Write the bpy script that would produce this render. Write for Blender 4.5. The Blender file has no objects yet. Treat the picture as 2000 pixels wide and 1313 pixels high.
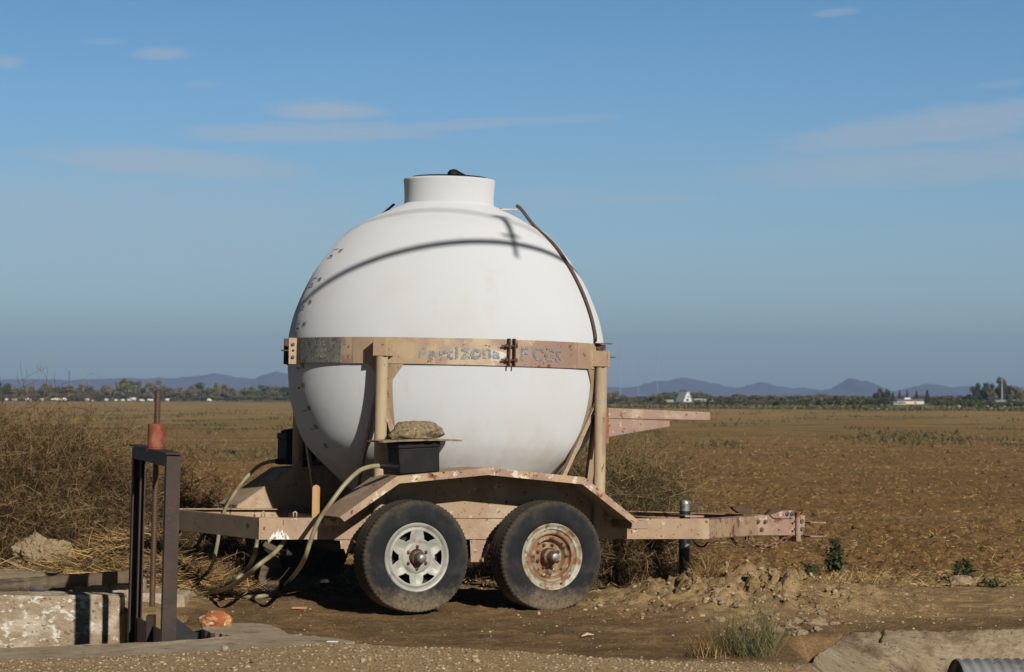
import bpy, math, random
import numpy as np
from mathutils import Vector, Matrix, Euler, noise as mnoise
R = math.radians
sc = bpy.context.scene
C = sc.collection
rnd = random.Random(7)
npr = np.random.RandomState(11)

# ---------------------------------------------------------------- camera
CAMZ = 1.48; F = 5200.0; HOR = 772.0; CX = 1000.0
cam = bpy.data.objects.new("camera", bpy.data.cameras.new("camera"))
C.objects.link(cam)
cam.location = (0, 0, CAMZ)
cam.rotation_euler = (R(90), 0, 0)
cam.data.sensor_width = 36
cam.data.lens = 36 * F / 2000
cam.data.shift_y = (HOR - 656.5) / 2000
cam.data.clip_start = 0.1
cam.data.clip_end = 30000
cam.data.dof.use_dof = True
cam.data.dof.focus_distance = 18.3
cam.data.dof.aperture_fstop = 7
sc.camera = cam

# ---------------------------------------------------------------- world, sun, exposure
SAZ, SEL = R(26), R(26)          # sun: behind the camera, to the right
SUN = Vector((math.sin(SAZ) * math.cos(SEL), -math.cos(SAZ) * math.cos(SEL), math.sin(SEL)))
sun = bpy.data.objects.new("sun", bpy.data.lights.new("sun", 'SUN'))
C.objects.link(sun)
sun.data.energy = 4.8
sun.data.angle = R(0.53)
sun.data.color = (1.0, 0.935, 0.83)
sun.rotation_euler = SUN.to_track_quat('Z', 'Y').to_euler()
sun.location = (5, -5, 20)
sc.view_settings.view_transform = 'Standard'
sc.view_settings.look = 'None'
sc.view_settings.exposure = 0.0
sc.view_settings.gamma = 1.0
sc.cycles.max_bounces = 6
sc.cycles.diffuse_bounces = 1
sc.cycles.transparent_max_bounces = 12
sc.cycles.use_denoising = True
HAZE = 2.3e-4

class NT:
    """small helper to wire node trees"""
    def __init__(s, tree):
        s.t = tree; s.n = tree.nodes; s.l = tree.links
    def add(s, typ, **kw):
        nd = s.n.new(typ)
        for k, v in kw.items(): setattr(nd, k, v)
        return nd
    def set(s, sock, v):
        if v is None: return
        if isinstance(v, bpy.types.NodeSocket): s.l.new(v, sock)
        elif isinstance(v, (tuple, list)) and len(v) == 3 and sock.type == 'RGBA': sock.default_value = (*v, 1)
        else: sock.default_value = v
    def m(s, op, a, b=None, c=None, clamp=False):
        nd = s.add('ShaderNodeMath', operation=op, use_clamp=clamp)
        s.set(nd.inputs[0], a); s.set(nd.inputs[1], b); s.set(nd.inputs[2], c)
        return nd.outputs[0]
    def mix(s, f, a, b, blend='MIX'):
        nd = s.add('ShaderNodeMix', data_type='RGBA', blend_type=blend)
        s.set(nd.inputs['Factor'], f)
        s.set(nd.inputs[6], a); s.set(nd.inputs[7], b)
        return nd.outputs[2]
    def noise(s, scale, detail=6, rough=0.55, vec=None, dist=0.0):
        nd = s.add('ShaderNodeTexNoise')
        nd.inputs['Scale'].default_value = scale; nd.inputs['Detail'].default_value = detail
        nd.inputs['Roughness'].default_value = rough; nd.inputs['Distortion'].default_value = dist
        if vec is not None: s.l.new(vec, nd.inputs['Vector'])
        return nd.outputs[0]
    def ramp(s, v, lo, hi, a=0.0, b=1.0):
        nd = s.add('ShaderNodeMapRange', interpolation_type='SMOOTHSTEP')
        s.set(nd.inputs['Value'], v)
        nd.inputs['From Min'].default_value = lo; nd.inputs['From Max'].default_value = hi
        nd.inputs['To Min'].default_value = a; nd.inputs['To Max'].default_value = b
        return nd.outputs[0]
    def scaled(s, vec, sx, sy, sz, off=(0, 0, 0)):
        nd = s.add('ShaderNodeMapping')
        s.l.new(vec, nd.inputs['Vector']); nd.inputs['Scale'].default_value = (sx, sy, sz)
        nd.inputs['Location'].default_value = off
        return nd.outputs[0]

world = bpy.data.worlds.new("World"); sc.world = world; world.use_nodes = True
w = NT(world.node_tree); w.n.clear()
sky = w.add('ShaderNodeTexSky', sky_type='NISHITA')
sky.sun_disc = False
sky.sun_elevation = SEL
sky.sun_rotation = math.pi - SAZ
sky.altitude = 400
sky.air_density = 1.0; sky.dust_density = 0.6; sky.ozone_density = 2.0
geo = w.add('ShaderNodeTexCoord')
sep = w.add('ShaderNodeSeparateXYZ'); w.l.new(geo.outputs['Generated'], sep.inputs[0])
dx, dy, dz = sep.outputs
ysafe = w.m('MAXIMUM', dy, 0.05)
u = w.m('DIVIDE', dx, ysafe); v = w.m('DIVIDE', dz, ysafe)
el = w.m('MAXIMUM', dz, 0.0)
# the air of this sky: a dusty grey-blue at the horizon then blue, and dimmed overhead to cut the fill light
ramp = w.add('ShaderNodeValToRGB')
w.set(ramp.inputs[0], w.m('MULTIPLY', el, 4.0, clamp=True))
SKYK = [(0.0, (.58, .76, .875)), (0.08, (.72, .92, 1.03)), (0.13, (.65, .84, 1.02)), (0.21, (.585, .755, .955)), (0.33, (.50, .69, .885)), (0.44, (.42, .64, .865)), (0.62, (.32, .56, .75)), (0.72, (.19, .28, .37)), (1.0, (0.075, 0.09, 0.11))]
ramp.color_ramp.elements[0].position = 0.0; ramp.color_ramp.elements[0].color = (*SKYK[0][1], 1)
ramp.color_ramp.elements[1].position = 1.0; ramp.color_ramp.elements[1].color = (*SKYK[-1][1], 1)
for p, c in SKYK[1:-1]:
    e = ramp.color_ramp.elements.new(p); e.color = (*c, 1)
skyc = w.mix(1.0, sky.outputs[0], ramp.outputs[0], 'MULTIPLY')
skyc = w.mix(w.ramp(dy, .45, -.25, 0.0, .5), skyc, (0.0, 0.0, 0.0))      # sky dimmed out of view, to cut the fill light in shade
# thin clouds, each at its own bearing and height in the sky
comb = w.add('ShaderNodeCombineXYZ'); w.set(comb.inputs[0], u); w.set(comb.inputs[1], v)
n1 = w.noise(1.0, 6, 0.6, w.scaled(comb.outputs[0], 22, 120, 1), 0.6)
n2 = w.noise(1.0, 6, 0.7, w.scaled(comb.outputs[0], 70, 620, 1), 0.9)
nn = w.m('ADD', w.m('MULTIPLY', n1, 0.6), w.m('MULTIPLY', n2, 0.4))
total = None
for (px, py, hw, hh, slope, k) in [
        (640, 216, 135, 26, 0.0, .85), (600, 258, 300, 26, -0.02, .7), (900, 244, 230, 14, -0.06, .5), (1080, 234, 150, 10, -.05, .35),
        (330, 318, 320, 34, 0.07, .75), (200, 430, 700, 120, 0.03, .42), (315, 105, 70, 15, 0, .6), (10, 122, 45, 16, 0, .55),
        (205, 82, 45, 6, 0, .3), (395, 166, 50, 9, 0, .3), (1630, 24, 60, 10, -.08, .45), (1840, 245, 380, 46, -.12, .75),
        (1850, 320, 460, 48, -.06, .65), (1270, 388, 190, 10, -.02, .4), (1080, 385, 130, 26, 0, .35), (1960, 165, 60, 10, -.1, .3),
        (-300, 200, 260, 40, .05, .6), (2400, 260, 320, 60, -.05, .6)]:
    u0, v0, a, b = (px - CX) / F, (HOR - py) / F, hw / F, hh / F
    du = w.m('SUBTRACT', u, u0)
    dv = w.m('SUBTRACT', w.m('SUBTRACT', v, v0), w.m('MULTIPLY', du, -slope))
    q = w.m('ADD', w.m('POWER', w.m('ABSOLUTE', w.m('DIVIDE', du, a)), 2.0), w.m('POWER', w.m('ABSOLUTE', w.m('DIVIDE', dv, b)), 2.0))
    q = w.m('ADD', q, w.m('MULTIPLY', w.m('SUBTRACT', nn, .5), 4.0))
    g = w.ramp(q, 1.15, 0.0, 0.0, k)
    total = g if total is None else w.m('MAXIMUM', total, g)
total = w.m('MULTIPLY', total, w.ramp(nn, .25, .62, .35, 1.0))
cloudc = w.mix(0.75, skyc, (5.0, 5.2, 5.4))
skyc = w.mix(w.m('MULTIPLY', total, 1.0, clamp=True), skyc, cloudc)
bg = w.add('ShaderNodeBackground'); bg.inputs['Strength'].default_value = 0.10
w.l.new(skyc, bg.inputs['Color'])
wo = w.add('ShaderNodeOutputWorld'); w.l.new(bg.outputs[0], wo.inputs['Surface'])

# ---------------------------------------------------------------- geometry helpers
def W(px, py, Y):
    return Vector(((px - CX) / F * Y, Y, CAMZ - (py - HOR) / F * Y))
def G(px, py, z=0.0):
    return W(px, py, (CAMZ - z) * F / (py - HOR))

class MB:
    """collects shapes for ONE mesh object"""
    def __init__(s): s.v = []; s.f = []; s.uvs = None
    def add(s, vs, fs):
        o = len(s.v); s.v += [tuple(p) for p in vs]; s.f += [tuple(i + o for i in f) for f in fs]; return s
    def box(s, c, d, rot=None, bev=0.0):
        x, y, z = [k / 2 for k in d]; c = Vector(c)
        b = min(bev, x * .45, y * .45, z * .45)
        if b <= 0:
            vs = [Vector((i, j, k)) for i in (-x, x) for j in (-y, y) for k in (-z, z)]
            fs = [(0, 1, 3, 2), (4, 6, 7, 5), (0, 4, 5, 1), (2, 3, 7, 6), (0, 2, 6, 4), (1, 5, 7, 3)]
        else:
            vs = []; idx = {}
            for i in (-1, 1):
                for j in (-1, 1):
                    for k in (-1, 1):
                        for ax in range(3):
                            p = [i * (x - b), j * (y - b), k * (z - b)]
                            p[ax] = (i * x, j * y, k * z)[ax]
                            idx[(i, j, k, ax)] = len(vs); vs.append(Vector(p))
            fs = []
            for sg in (-1, 1):
                q = [(sg, -1, -1, 0), (sg, 1, -1, 0), (sg, 1, 1, 0), (sg, -1, 1, 0)]
                fs.append([idx[t] for t in (q if sg > 0 else q[::-1])])
                q = [(-1, sg, -1, 1), (1, sg, -1, 1), (1, sg, 1, 1), (-1, sg, 1, 1)]
                fs.append([idx[t] for t in (q[::-1] if sg > 0 else q)])
                q = [(-1, -1, sg, 2), (1, -1, sg, 2), (1, 1, sg, 2), (-1, 1, sg, 2)]
                fs.append([idx[t] for t in (q if sg > 0 else q[::-1])])
            for i in (-1, 1):
                for j in (-1, 1):
                    fs.append([idx[(i, j, -1, 0)], idx[(i, j, 1, 0)], idx[(i, j, 1, 1)], idx[(i, j, -1, 1)]])
                    fs.append([idx[(i, -1, j, 0)], idx[(i, 1, j, 0)], idx[(i, 1, j, 2)], idx[(i, -1, j, 2)]])
                    fs.append([idx[(-1, i, j, 1)], idx[(1, i, j, 1)], idx[(1, i, j, 2)], idx[(-1, i, j, 2)]])
                    for k in (-1, 1): fs.append([idx[(i, j, k, a)] for a in range(3)])
        if rot is not None: vs = [rot @ p for p in vs]
        return s.add([p + c for p in vs], fs)
    def tube(s, pts, r, n=10, cap=True, closed=False):
        pts = [Vector(p) for p in pts]; m = len(pts)
        rs = r if isinstance(r, (list, tuple)) else [r] * m
        rings = []; up = None
        for i, p in enumerate(pts):
            if closed: t = (pts[(i + 1) % m] - pts[i - 1]).normalized()
            else: t = (pts[min(i + 1, m - 1)] - pts[max(i - 1, 0)]).normalized()
            if up is None:
                a = Vector((0, 0, 1)) if abs(t.z) < .9 else Vector((1, 0, 0))
                up = (a - t * a.dot(t)).normalized()
            else:
                up = (up - t * up.dot(t)).normalized()
            sd = t.cross(up)
            rings.append([p + (up * math.cos(2 * math.pi * k / n) + sd * math.sin(2 * math.pi * k / n)) * rs[i] for k in range(n)])
        vs = [q for rg in rings for q in rg]; fs = []
        for i in range(m if closed else m - 1):
            j = (i + 1) % m
            for k in range(n):
                fs.append((i * n + k, i * n + (k + 1) % n, j * n + (k + 1) % n, j * n + k))
        if cap and not closed:
            fs.append(tuple(range(n - 1, -1, -1))); fs.append(tuple((m - 1) * n + k for k in range(n)))
        return s.add(vs, fs)
    def lathe(s, prof, o=(0, 0, 0), axis='z', n=48, cap=False, mod=None):
        """prof: (radius, height) pairs"""
        o = Vector(o); vs = []; fs = []; m = len(prof)
        for i, (r, h) in enumerate(prof):
            for k in range(n):
                a = 2 * math.pi * k / n
                rr = r + (mod(i, k) if mod else 0)
                x, y = rr * math.cos(a), rr * math.sin(a)
                p = (x, y, h) if axis == 'z' else (x, h, y) if axis == 'y' else (h, x, y)
                vs.append(o + Vector(p))
        for i in range(m - 1):
            for k in range(n):
                q = (i * n + k, i * n + (k + 1) % n, (i + 1) * n + (k + 1) % n, (i + 1) * n + k)
                fs.append(q if axis != 'y' else q[::-1])
        if cap:
            fs.append(tuple(range(n - 1, -1, -1))); fs.append(tuple((m - 1) * n + k for k in range(n)))
        return s.add(vs, fs)
    def prism(s, poly, d):
        """polygon (3D points) extruded by the vector d"""
        n = len(poly); d = Vector(d); poly = [Vector(p) for p in poly]
        fs = [tuple(range(n)), tuple(range(2 * n - 1, n - 1, -1))]
        for i in range(n): fs.append((i, i + n, (i + 1) % n + n, (i + 1) % n))
        return s.add(poly + [p + d for p in poly], fs)
    def build(s, name, mat, parent=None, smooth=False, auto=None, bevel=0.0):
        me = bpy.data.meshes.new(name)
        me.from_pydata(s.v, [], s.f); me.update()
        o = bpy.data.objects.new(name, me); C.objects.link(o)
        import bmesh
        bm = bmesh.new(); bm.from_mesh(me); bmesh.ops.recalc_face_normals(bm, faces=bm.faces); bm.to_mesh(me); bm.free()
        if mat: me.materials.append(mat)
        if smooth:
            me.polygons.foreach_set('use_smooth', [True] * len(me.polygons))
            if auto is not None:
                try: me.set_sharp_from_angle(angle=R(auto))
                except Exception: pass
        if bevel:
            b = o.modifiers.new('bevel', 'BEVEL'); b.width = bevel; b.segments = 2; b.limit_method = 'ANGLE'
        if parent: o.parent = parent
        return o

def raw(name, v, f, mat, parent=None, smooth=False):
    """fast mesh from numpy arrays; f has equal-length rows"""
    me = bpy.data.meshes.new(name)
    v = np.asarray(v, np.float32); f = np.asarray(f, np.int32)
    k = f.shape[1]
    me.vertices.add(len(v)); me.vertices.foreach_set('co', v.ravel())
    me.loops.add(f.size); me.loops.foreach_set('vertex_index', f.ravel())
    me.polygons.add(len(f)); me.polygons.foreach_set('loop_start', np.arange(0, f.size, k, dtype=np.int32))
    if smooth: me.polygons.foreach_set('use_smooth', np.ones(len(f), bool))
    me.update(calc_edges=True)
    if mat: me.materials.append(mat)
    o = bpy.data.objects.new(name, me); C.objects.link(o)
    if parent: o.parent = parent
    return o
def tint(o, vals, name='tint'):
    """one grey value per vertex, read by the materials as natural variation from leaf to leaf"""
    a = o.data.attributes.new(name, 'FLOAT', 'POINT'); a.data.foreach_set('value', np.asarray(vals, np.float32)); return o

def tag(o, label=None, cat=None, group=None, kind=None):
    if label: o['label'] = label
    if cat: o['category'] = cat
    if group: o['group'] = group
    if kind: o['kind'] = kind
    return o
def empty(name, loc=(0, 0, 0), rot=(0, 0, 0)):
    o = bpy.data.objects.new(name, None); C.objects.link(o)
    o.location = loc; o.rotation_euler = rot; o.empty_display_size = .1
    return o
def copy_tree(o, parent=None):
    c = o.copy(); C.objects.link(c); c.parent = parent
    for ch in [x for x in bpy.data.objects if x.parent == o]: copy_tree(ch, c)
    return c
def spline(pts, k=8):
    pts = [Vector(p) for p in pts]; out = []
    for i in range(len(pts) - 1):
        p0 = pts[max(i - 1, 0)]; p1 = pts[i]; p2 = pts[i + 1]; p3 = pts[min(i + 2, len(pts) - 1)]
        for j in range(k):
            t = j / k
            out.append(0.5 * ((2 * p1) + (p2 - p0) * t + (2 * p0 - 5 * p1 + 4 * p2 - p3) * t * t + (3 * p1 - p0 - 3 * p2 + p3) * t ** 3))
    return out + [pts[-1]]
def vnoise(x, y, seed=0):
    """smooth value noise on numpy arrays, 0..1"""
    xi = np.floor(x).astype(np.int64); yi = np.floor(y).astype(np.int64)
    xf = x - xi; yf = y - yi
    xf = xf * xf * (3 - 2 * xf); yf = yf * yf * (3 - 2 * yf)
    def h(a, b):
        n = (a * 374761393 + b * 668265263 + seed * 2147483647) & 0xffffffff
        n = ((n ^ (n >> 13)) * 1274126177) & 0xffffffff
        return ((n ^ (n >> 16)) & 0xffff) / 65535.0
    return (h(xi, yi) * (1 - xf) + h(xi + 1, yi) * xf) * (1 - yf) + (h(xi, yi + 1) * (1 - xf) + h(xi + 1, yi + 1) * xf) * yf
def fbm(x, y, oct=4, seed=0, gain=.5):
    s = 0; a = 1; t = 0
    for i in range(oct):
        s = s + a * vnoise(x * 2 ** i + 17 * i, y * 2 ** i - 31 * i, seed + i); t += a; a *= gain
    return s / t
def sstep(x, a, b):
    t = np.clip((x - a) / (b - a), 0, 1); return t * t * (3 - 2 * t)

# ---------------------------------------------------------------- materials
def mat(name, base, layers=(), rough=0.6, metal=0.0, bump=None, spec=0.5, attr=None, stretch=(1, 1, 1), trans=None, roughvar=0.0, dr=0.0):
    """layers: (colour, noise scale, threshold lo, hi, detail[, strength]) painted over base in order"""
    m = bpy.data.materials.new(name); m.use_nodes = True
    t = NT(m.node_tree); t.n.clear()
    tc = t.add('ShaderNodeTexCoord'); vec = tc.outputs['Object']
    if stretch != (1, 1, 1): vec = t.scaled(vec, *stretch)
    col = None
    for i, L in enumerate(layers):
        c, sca, lo, hi, det = L[:5]; k = L[5] if len(L) > 5 else 1.0
        vv = t.scaled(vec, 1, 1, 1, (3.7 * i + 1.3, 1.9 * i, 2.3 * i))
        f = t.ramp(t.noise(sca, det, 0.62, vv), lo, hi, 0, k)
        col = t.mix(f, base if col is None else col, c)
    bs = t.add('ShaderNodeBsdfPrincipled')
    if attr:
        a = t.add('ShaderNodeAttribute', attribute_name=attr[0])
        g = t.ramp(a.outputs['Fac'], 0, 1, attr[1], attr[2])
        cc = t.add('ShaderNodeCombineXYZ')
        for i in range(3): t.set(cc.inputs[i], g)
        c0 = col if col is not None else base
        if len(attr) > 3: c0 = t.mix(t.ramp(a.outputs['Fac'], 0, 1), c0, attr[3])
        col = t.mix(1.0, c0, cc.outputs[0], 'MULTIPLY')
    t.set(bs.inputs['Base Color'], base if col is None else col)
    bs.inputs['Roughness'].default_value = rough; bs.inputs['Metallic'].default_value = metal
    if roughvar: t.set(bs.inputs['Roughness'], t.ramp(t.noise(9, 4, .6, vec), .3, .7, rough - roughvar, rough + roughvar))
    bs.inputs['Specular IOR Level'].default_value = spec
    bs.inputs['Diffuse Roughness'].default_value = dr
    if bump:
        sca, dist, det = bump
        b = t.add('ShaderNodeBump'); b.inputs['Distance'].default_value = dist; b.inputs['Strength'].default_value = 0.8
        t.set(b.inputs['Height'], t.noise(sca, det, .6, vec)); t.l.new(b.outputs[0], bs.inputs['Normal'])
    out = t.add('ShaderNodeOutputMaterial')
    sh = bs.outputs[0]
    if trans:
        tr = t.add('ShaderNodeBsdfTranslucent'); t.set(tr.inputs[0], trans)
        ms = t.add('ShaderNodeMixShader'); ms.inputs[0].default_value = .3
        t.l.new(bs.outputs[0], ms.inputs[1]); t.l.new(tr.outputs[0], ms.inputs[2]); sh = ms.outputs[0]
    t.l.new(sh, out.inputs['Surface'])
    return m
RUST = (0.16, 0.055, 0.022); RUSTD = (0.055, 0.022, 0.014)
MAUVE = (0.30, 0.185, 0.155); TAN = (0.50, 0.365, 0.225); TANL = (0.49, 0.385, 0.26)
M = {}
M['tan'] = mat('faded tan paint', (.375, .268, .18), [((.455, .355, .25), 2.2, .45, .62, 5), (MAUVE, 1.7, .52, .64, 7, .7), ((.30, .20, .125), 9, .54, .70, 8, .6), ((.62, .55, .46), 20, .63, .68, 7, .6), ((.26, .18, .115), 34, .56, .72, 7, .4), (RUST, 22, .625, .66, 9), (RUSTD, 45, .645, .68, 8)], .7, bump=(60, .003, 6), roughvar=.1, spec=.2)
M['legp'] = mat('dull tan pipe paint', (.44, .345, .225), [((.35, .27, .19), 3, .46, .62, 7, .8), (MAUVE, 5, .56, .66, 7, .8), (RUST, 17, .61, .65, 9), ((.24, .16, .1), 30, .57, .7, 7, .5)], .68, bump=(60, .003, 6), spec=.2, stretch=(1, 1, .35))
M['coup'] = mat('worn rusty drawbar paint', (.38, .27, .175), [(MAUVE, 3, .44, .58, 7, .85), ((.20, .12, .075), 6, .54, .64, 8, .7), ((.56, .49, .40), 13, .60, .65, 8, .8), (RUST, 11, .57, .62, 9, .9), (RUSTD, 30, .61, .65, 8)], .7, bump=(60, .003, 6), spec=.25)
M['lip'] = mat('chipped edge paint', (.42, .30, .19), [(MAUVE, 4, .50, .60, 7, .8), ((.64, .57, .48), 12, .58, .63, 8, .9), (RUST, 9, .58, .63, 9, .9), (RUSTD, 24, .60, .64, 8)], .66, bump=(60, .003, 6), spec=.3)
M['tan_dark'] = mat('tan paint on the channel sides', (.31, .235, .155), [((.36, .28, .18), 2.5, .45, .6, 5), (MAUVE, 3, .55, .68, 6, .5), (RUST, 14, .61, .66, 9), (RUSTD, 30, .66, .7, 8)], .65, bump=(60, .002, 6))
M['band'] = mat('mauve faded band paint', (.31, .205, .16), [(TANL, 2.6, .50, .64, 6, .85), ((.27, .16, .14), 3.6, .52, .66, 6, .8), ((.62, .52, .44), 19, .62, .69, 7, .7), (RUST, 15, .625, .66, 9), (RUSTD, 32, .65, .69, 8)], .6, bump=(60, .0015, 6))
M['bandtan'] = mat('yellowed tan paint', (.40, .295, .19), [((.33, .22, .17), 3.4, .50, .62, 7, .7), ((.45, .345, .22), 6, .50, .62, 6), ((.36, .25, .17), 5, .55, .7, 7, .6), (RUST, 15, .62, .66, 9)], .6, bump=(60, .0015, 6))
M['poly'] = mat('white polyethylene', (.575, .60, .635), [((.55, .545, .54), 1.1, .45, .75, 5, .6), ((.48, .41, .31), 3.0, .54, .80, 7, .3), ((.20, .17, .14), 55, .74, .77, 3, .7)], .62, spec=.08, bump=(5, .002, 3), roughvar=.06, dr=.45)
M['rusty'] = mat('rusted steel', (.075, .045, .032), [((.12, .06, .035), 12, .45, .65, 7), ((.045, .03, .025), 30, .5, .7, 7)], .75, .1, bump=(90, .002, 6))
M['rust_red'] = mat('red-brown rusted cylinder', (.26, .075, .035), [((.34, .13, .06), 9, .5, .66, 7), ((.12, .04, .025), 13, .5, .68, 8), ((.4, .24, .15), 30, .66, .7, 6, .6)], .72, .1, bump=(90, .002, 6))
M['rust_orange'] = mat('orange surface rust', (.23, .085, .035), [((.34, .15, .06), 12, .45, .65, 7), ((.07, .03, .02), 16, .52, .68, 8)], .8, .1, bump=(90, .002, 6))
M['gate'] = mat('dark brown steel', (.036, .021, .015), [((.055, .032, .021), 7, .45, .65, 7), ((.035, .028, .026), 14, .5, .7, 7), ((.12, .065, .04), 60, .64, .7, 4, .7)], .62, .2, bump=(90, .002, 6))
M['strap'] = mat('rusty strap', (.085, .050, .040), [((.13, .065, .04), 12, .5, .7, 7)], .7, .1, bump=(90, .001, 6))
M['steel'] = mat('dull zinc bolts', (.15, .165, .16), [(RUST, 60, .6, .7, 4)], .45, .7)
M['plate'] = mat('weathered aluminium plate', (.235, .24, .21), [((.33, .31, .25), 12, .5, .66, 7), ((.07, .09, .09), 30, .5, .6, 5, .7)], .55, .3)
M['scratch'] = mat('pale plate lettering', (.42, .44, .42), [((.2, .2, .18), 60, .5, .58, 4)], .6)
M['black'] = mat('black plastic', (.007, .007, .007), [((.018, .016, .014), 8, .5, .7, 6)], .6, spec=.25, bump=(120, .001, 3))
M['drum'] = mat('dark underside steel', (.03, .024, .02), [((.06, .035, .02), 15, .5, .7, 6)], .8)
M['jack'] = mat('black jack tube', (.022, .022, .024), [((.30, .30, .29), 9, .66, .69, 5), ((.07, .05, .04), 20, .6, .7, 6)], .4, .3)
M['zinc'] = mat('worn zinc cap', (.33, .33, .31), [((.05, .05, .05), 22, .46, .56, 6), ((.6, .6, .57), 30, .62, .7, 6)], .4, .6)
M['hose'] = mat('dusty clear hose', (.30, .265, .16), [((.21, .17, .09), 7, .45, .65, 6), ((.42, .38, .25), 18, .6, .7, 5, .5)], .45, spec=.5)
M['wood'] = mat('weathered grey timber', (.125, .092, .056), [((.055, .038, .024), 5, .46, .62, 8), ((.20, .155, .10), 9, .52, .7, 8, .7)], .85, bump=(14, .006, 8), stretch=(.25, 4, 4))
M['ply'] = mat('weathered plywood edge', (.26, .205, .13), [((.14, .10, .06), 9, .48, .66, 8)], .9, bump=(40, .003, 8))
M['stake'] = mat('yellow wooden stake', (.46, .27, .10), [((.34, .19, .07), 6, .45, .7, 6)], .7, stretch=(4, 4, .6))
M['rock'] = mat('tan speckled stone', (.22, .165, .095), [((.34, .27, .17), 45, .52, .6, 6), ((.10, .075, .045), 30, .52, .62, 7)], .95, bump=(70, .012, 8))
M['concrete'] = mat('old concrete', (.37, .29, .20), [((.46, .375, .265), 4, .45, .65, 7), ((.18, .13, .085), 6, .52, .68, 8, .8), ((.10, .075, .05), 55, .60, .66, 5, .8), ((.48, .41, .31), 80, .62, .68, 4, .6)], .95, bump=(35, .016, 9), spec=.15)
M['wallwhite'] = mat('concrete with flaking whitewash', (.34, .26, .175), [((.22, .145, .09), 6, .5, .7, 7, .6), ((.60, .52, .42), 3.0, .45, .64, 12, .85), ((.76, .71, .63), 16, .55, .63, 10, .85), ((.14, .09, .055), 22, .60, .645, 8, .8)], .95, bump=(28, .014, 9), stretch=(1, 1, 1.6), spec=.15)
M['mudrock'] = mat('lump of dried mud', (.30, .225, .135), [((.20, .14, .08), 9, .5, .66, 8), ((.40, .31, .20), 16, .58, .7, 7, .7)], .95, bump=(26, .03, 9))
M['brickbit'] = mat('orange and white broken chunk', (.30, .095, .035), [((.50, .26, .10), 11, .46, .58, 7), ((.25, .05, .03), 8, .58, .66, 6), ((.68, .60, .48), 13, .585, .63, 7)], .9, bump=(40, .01, 8))
M['shade_black'] = mat('flat black for holes and pit', (.03, .03, .032), [], .9, bump=(40, .01, 6))  # flat black painting in the dark of holes and the pit

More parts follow.
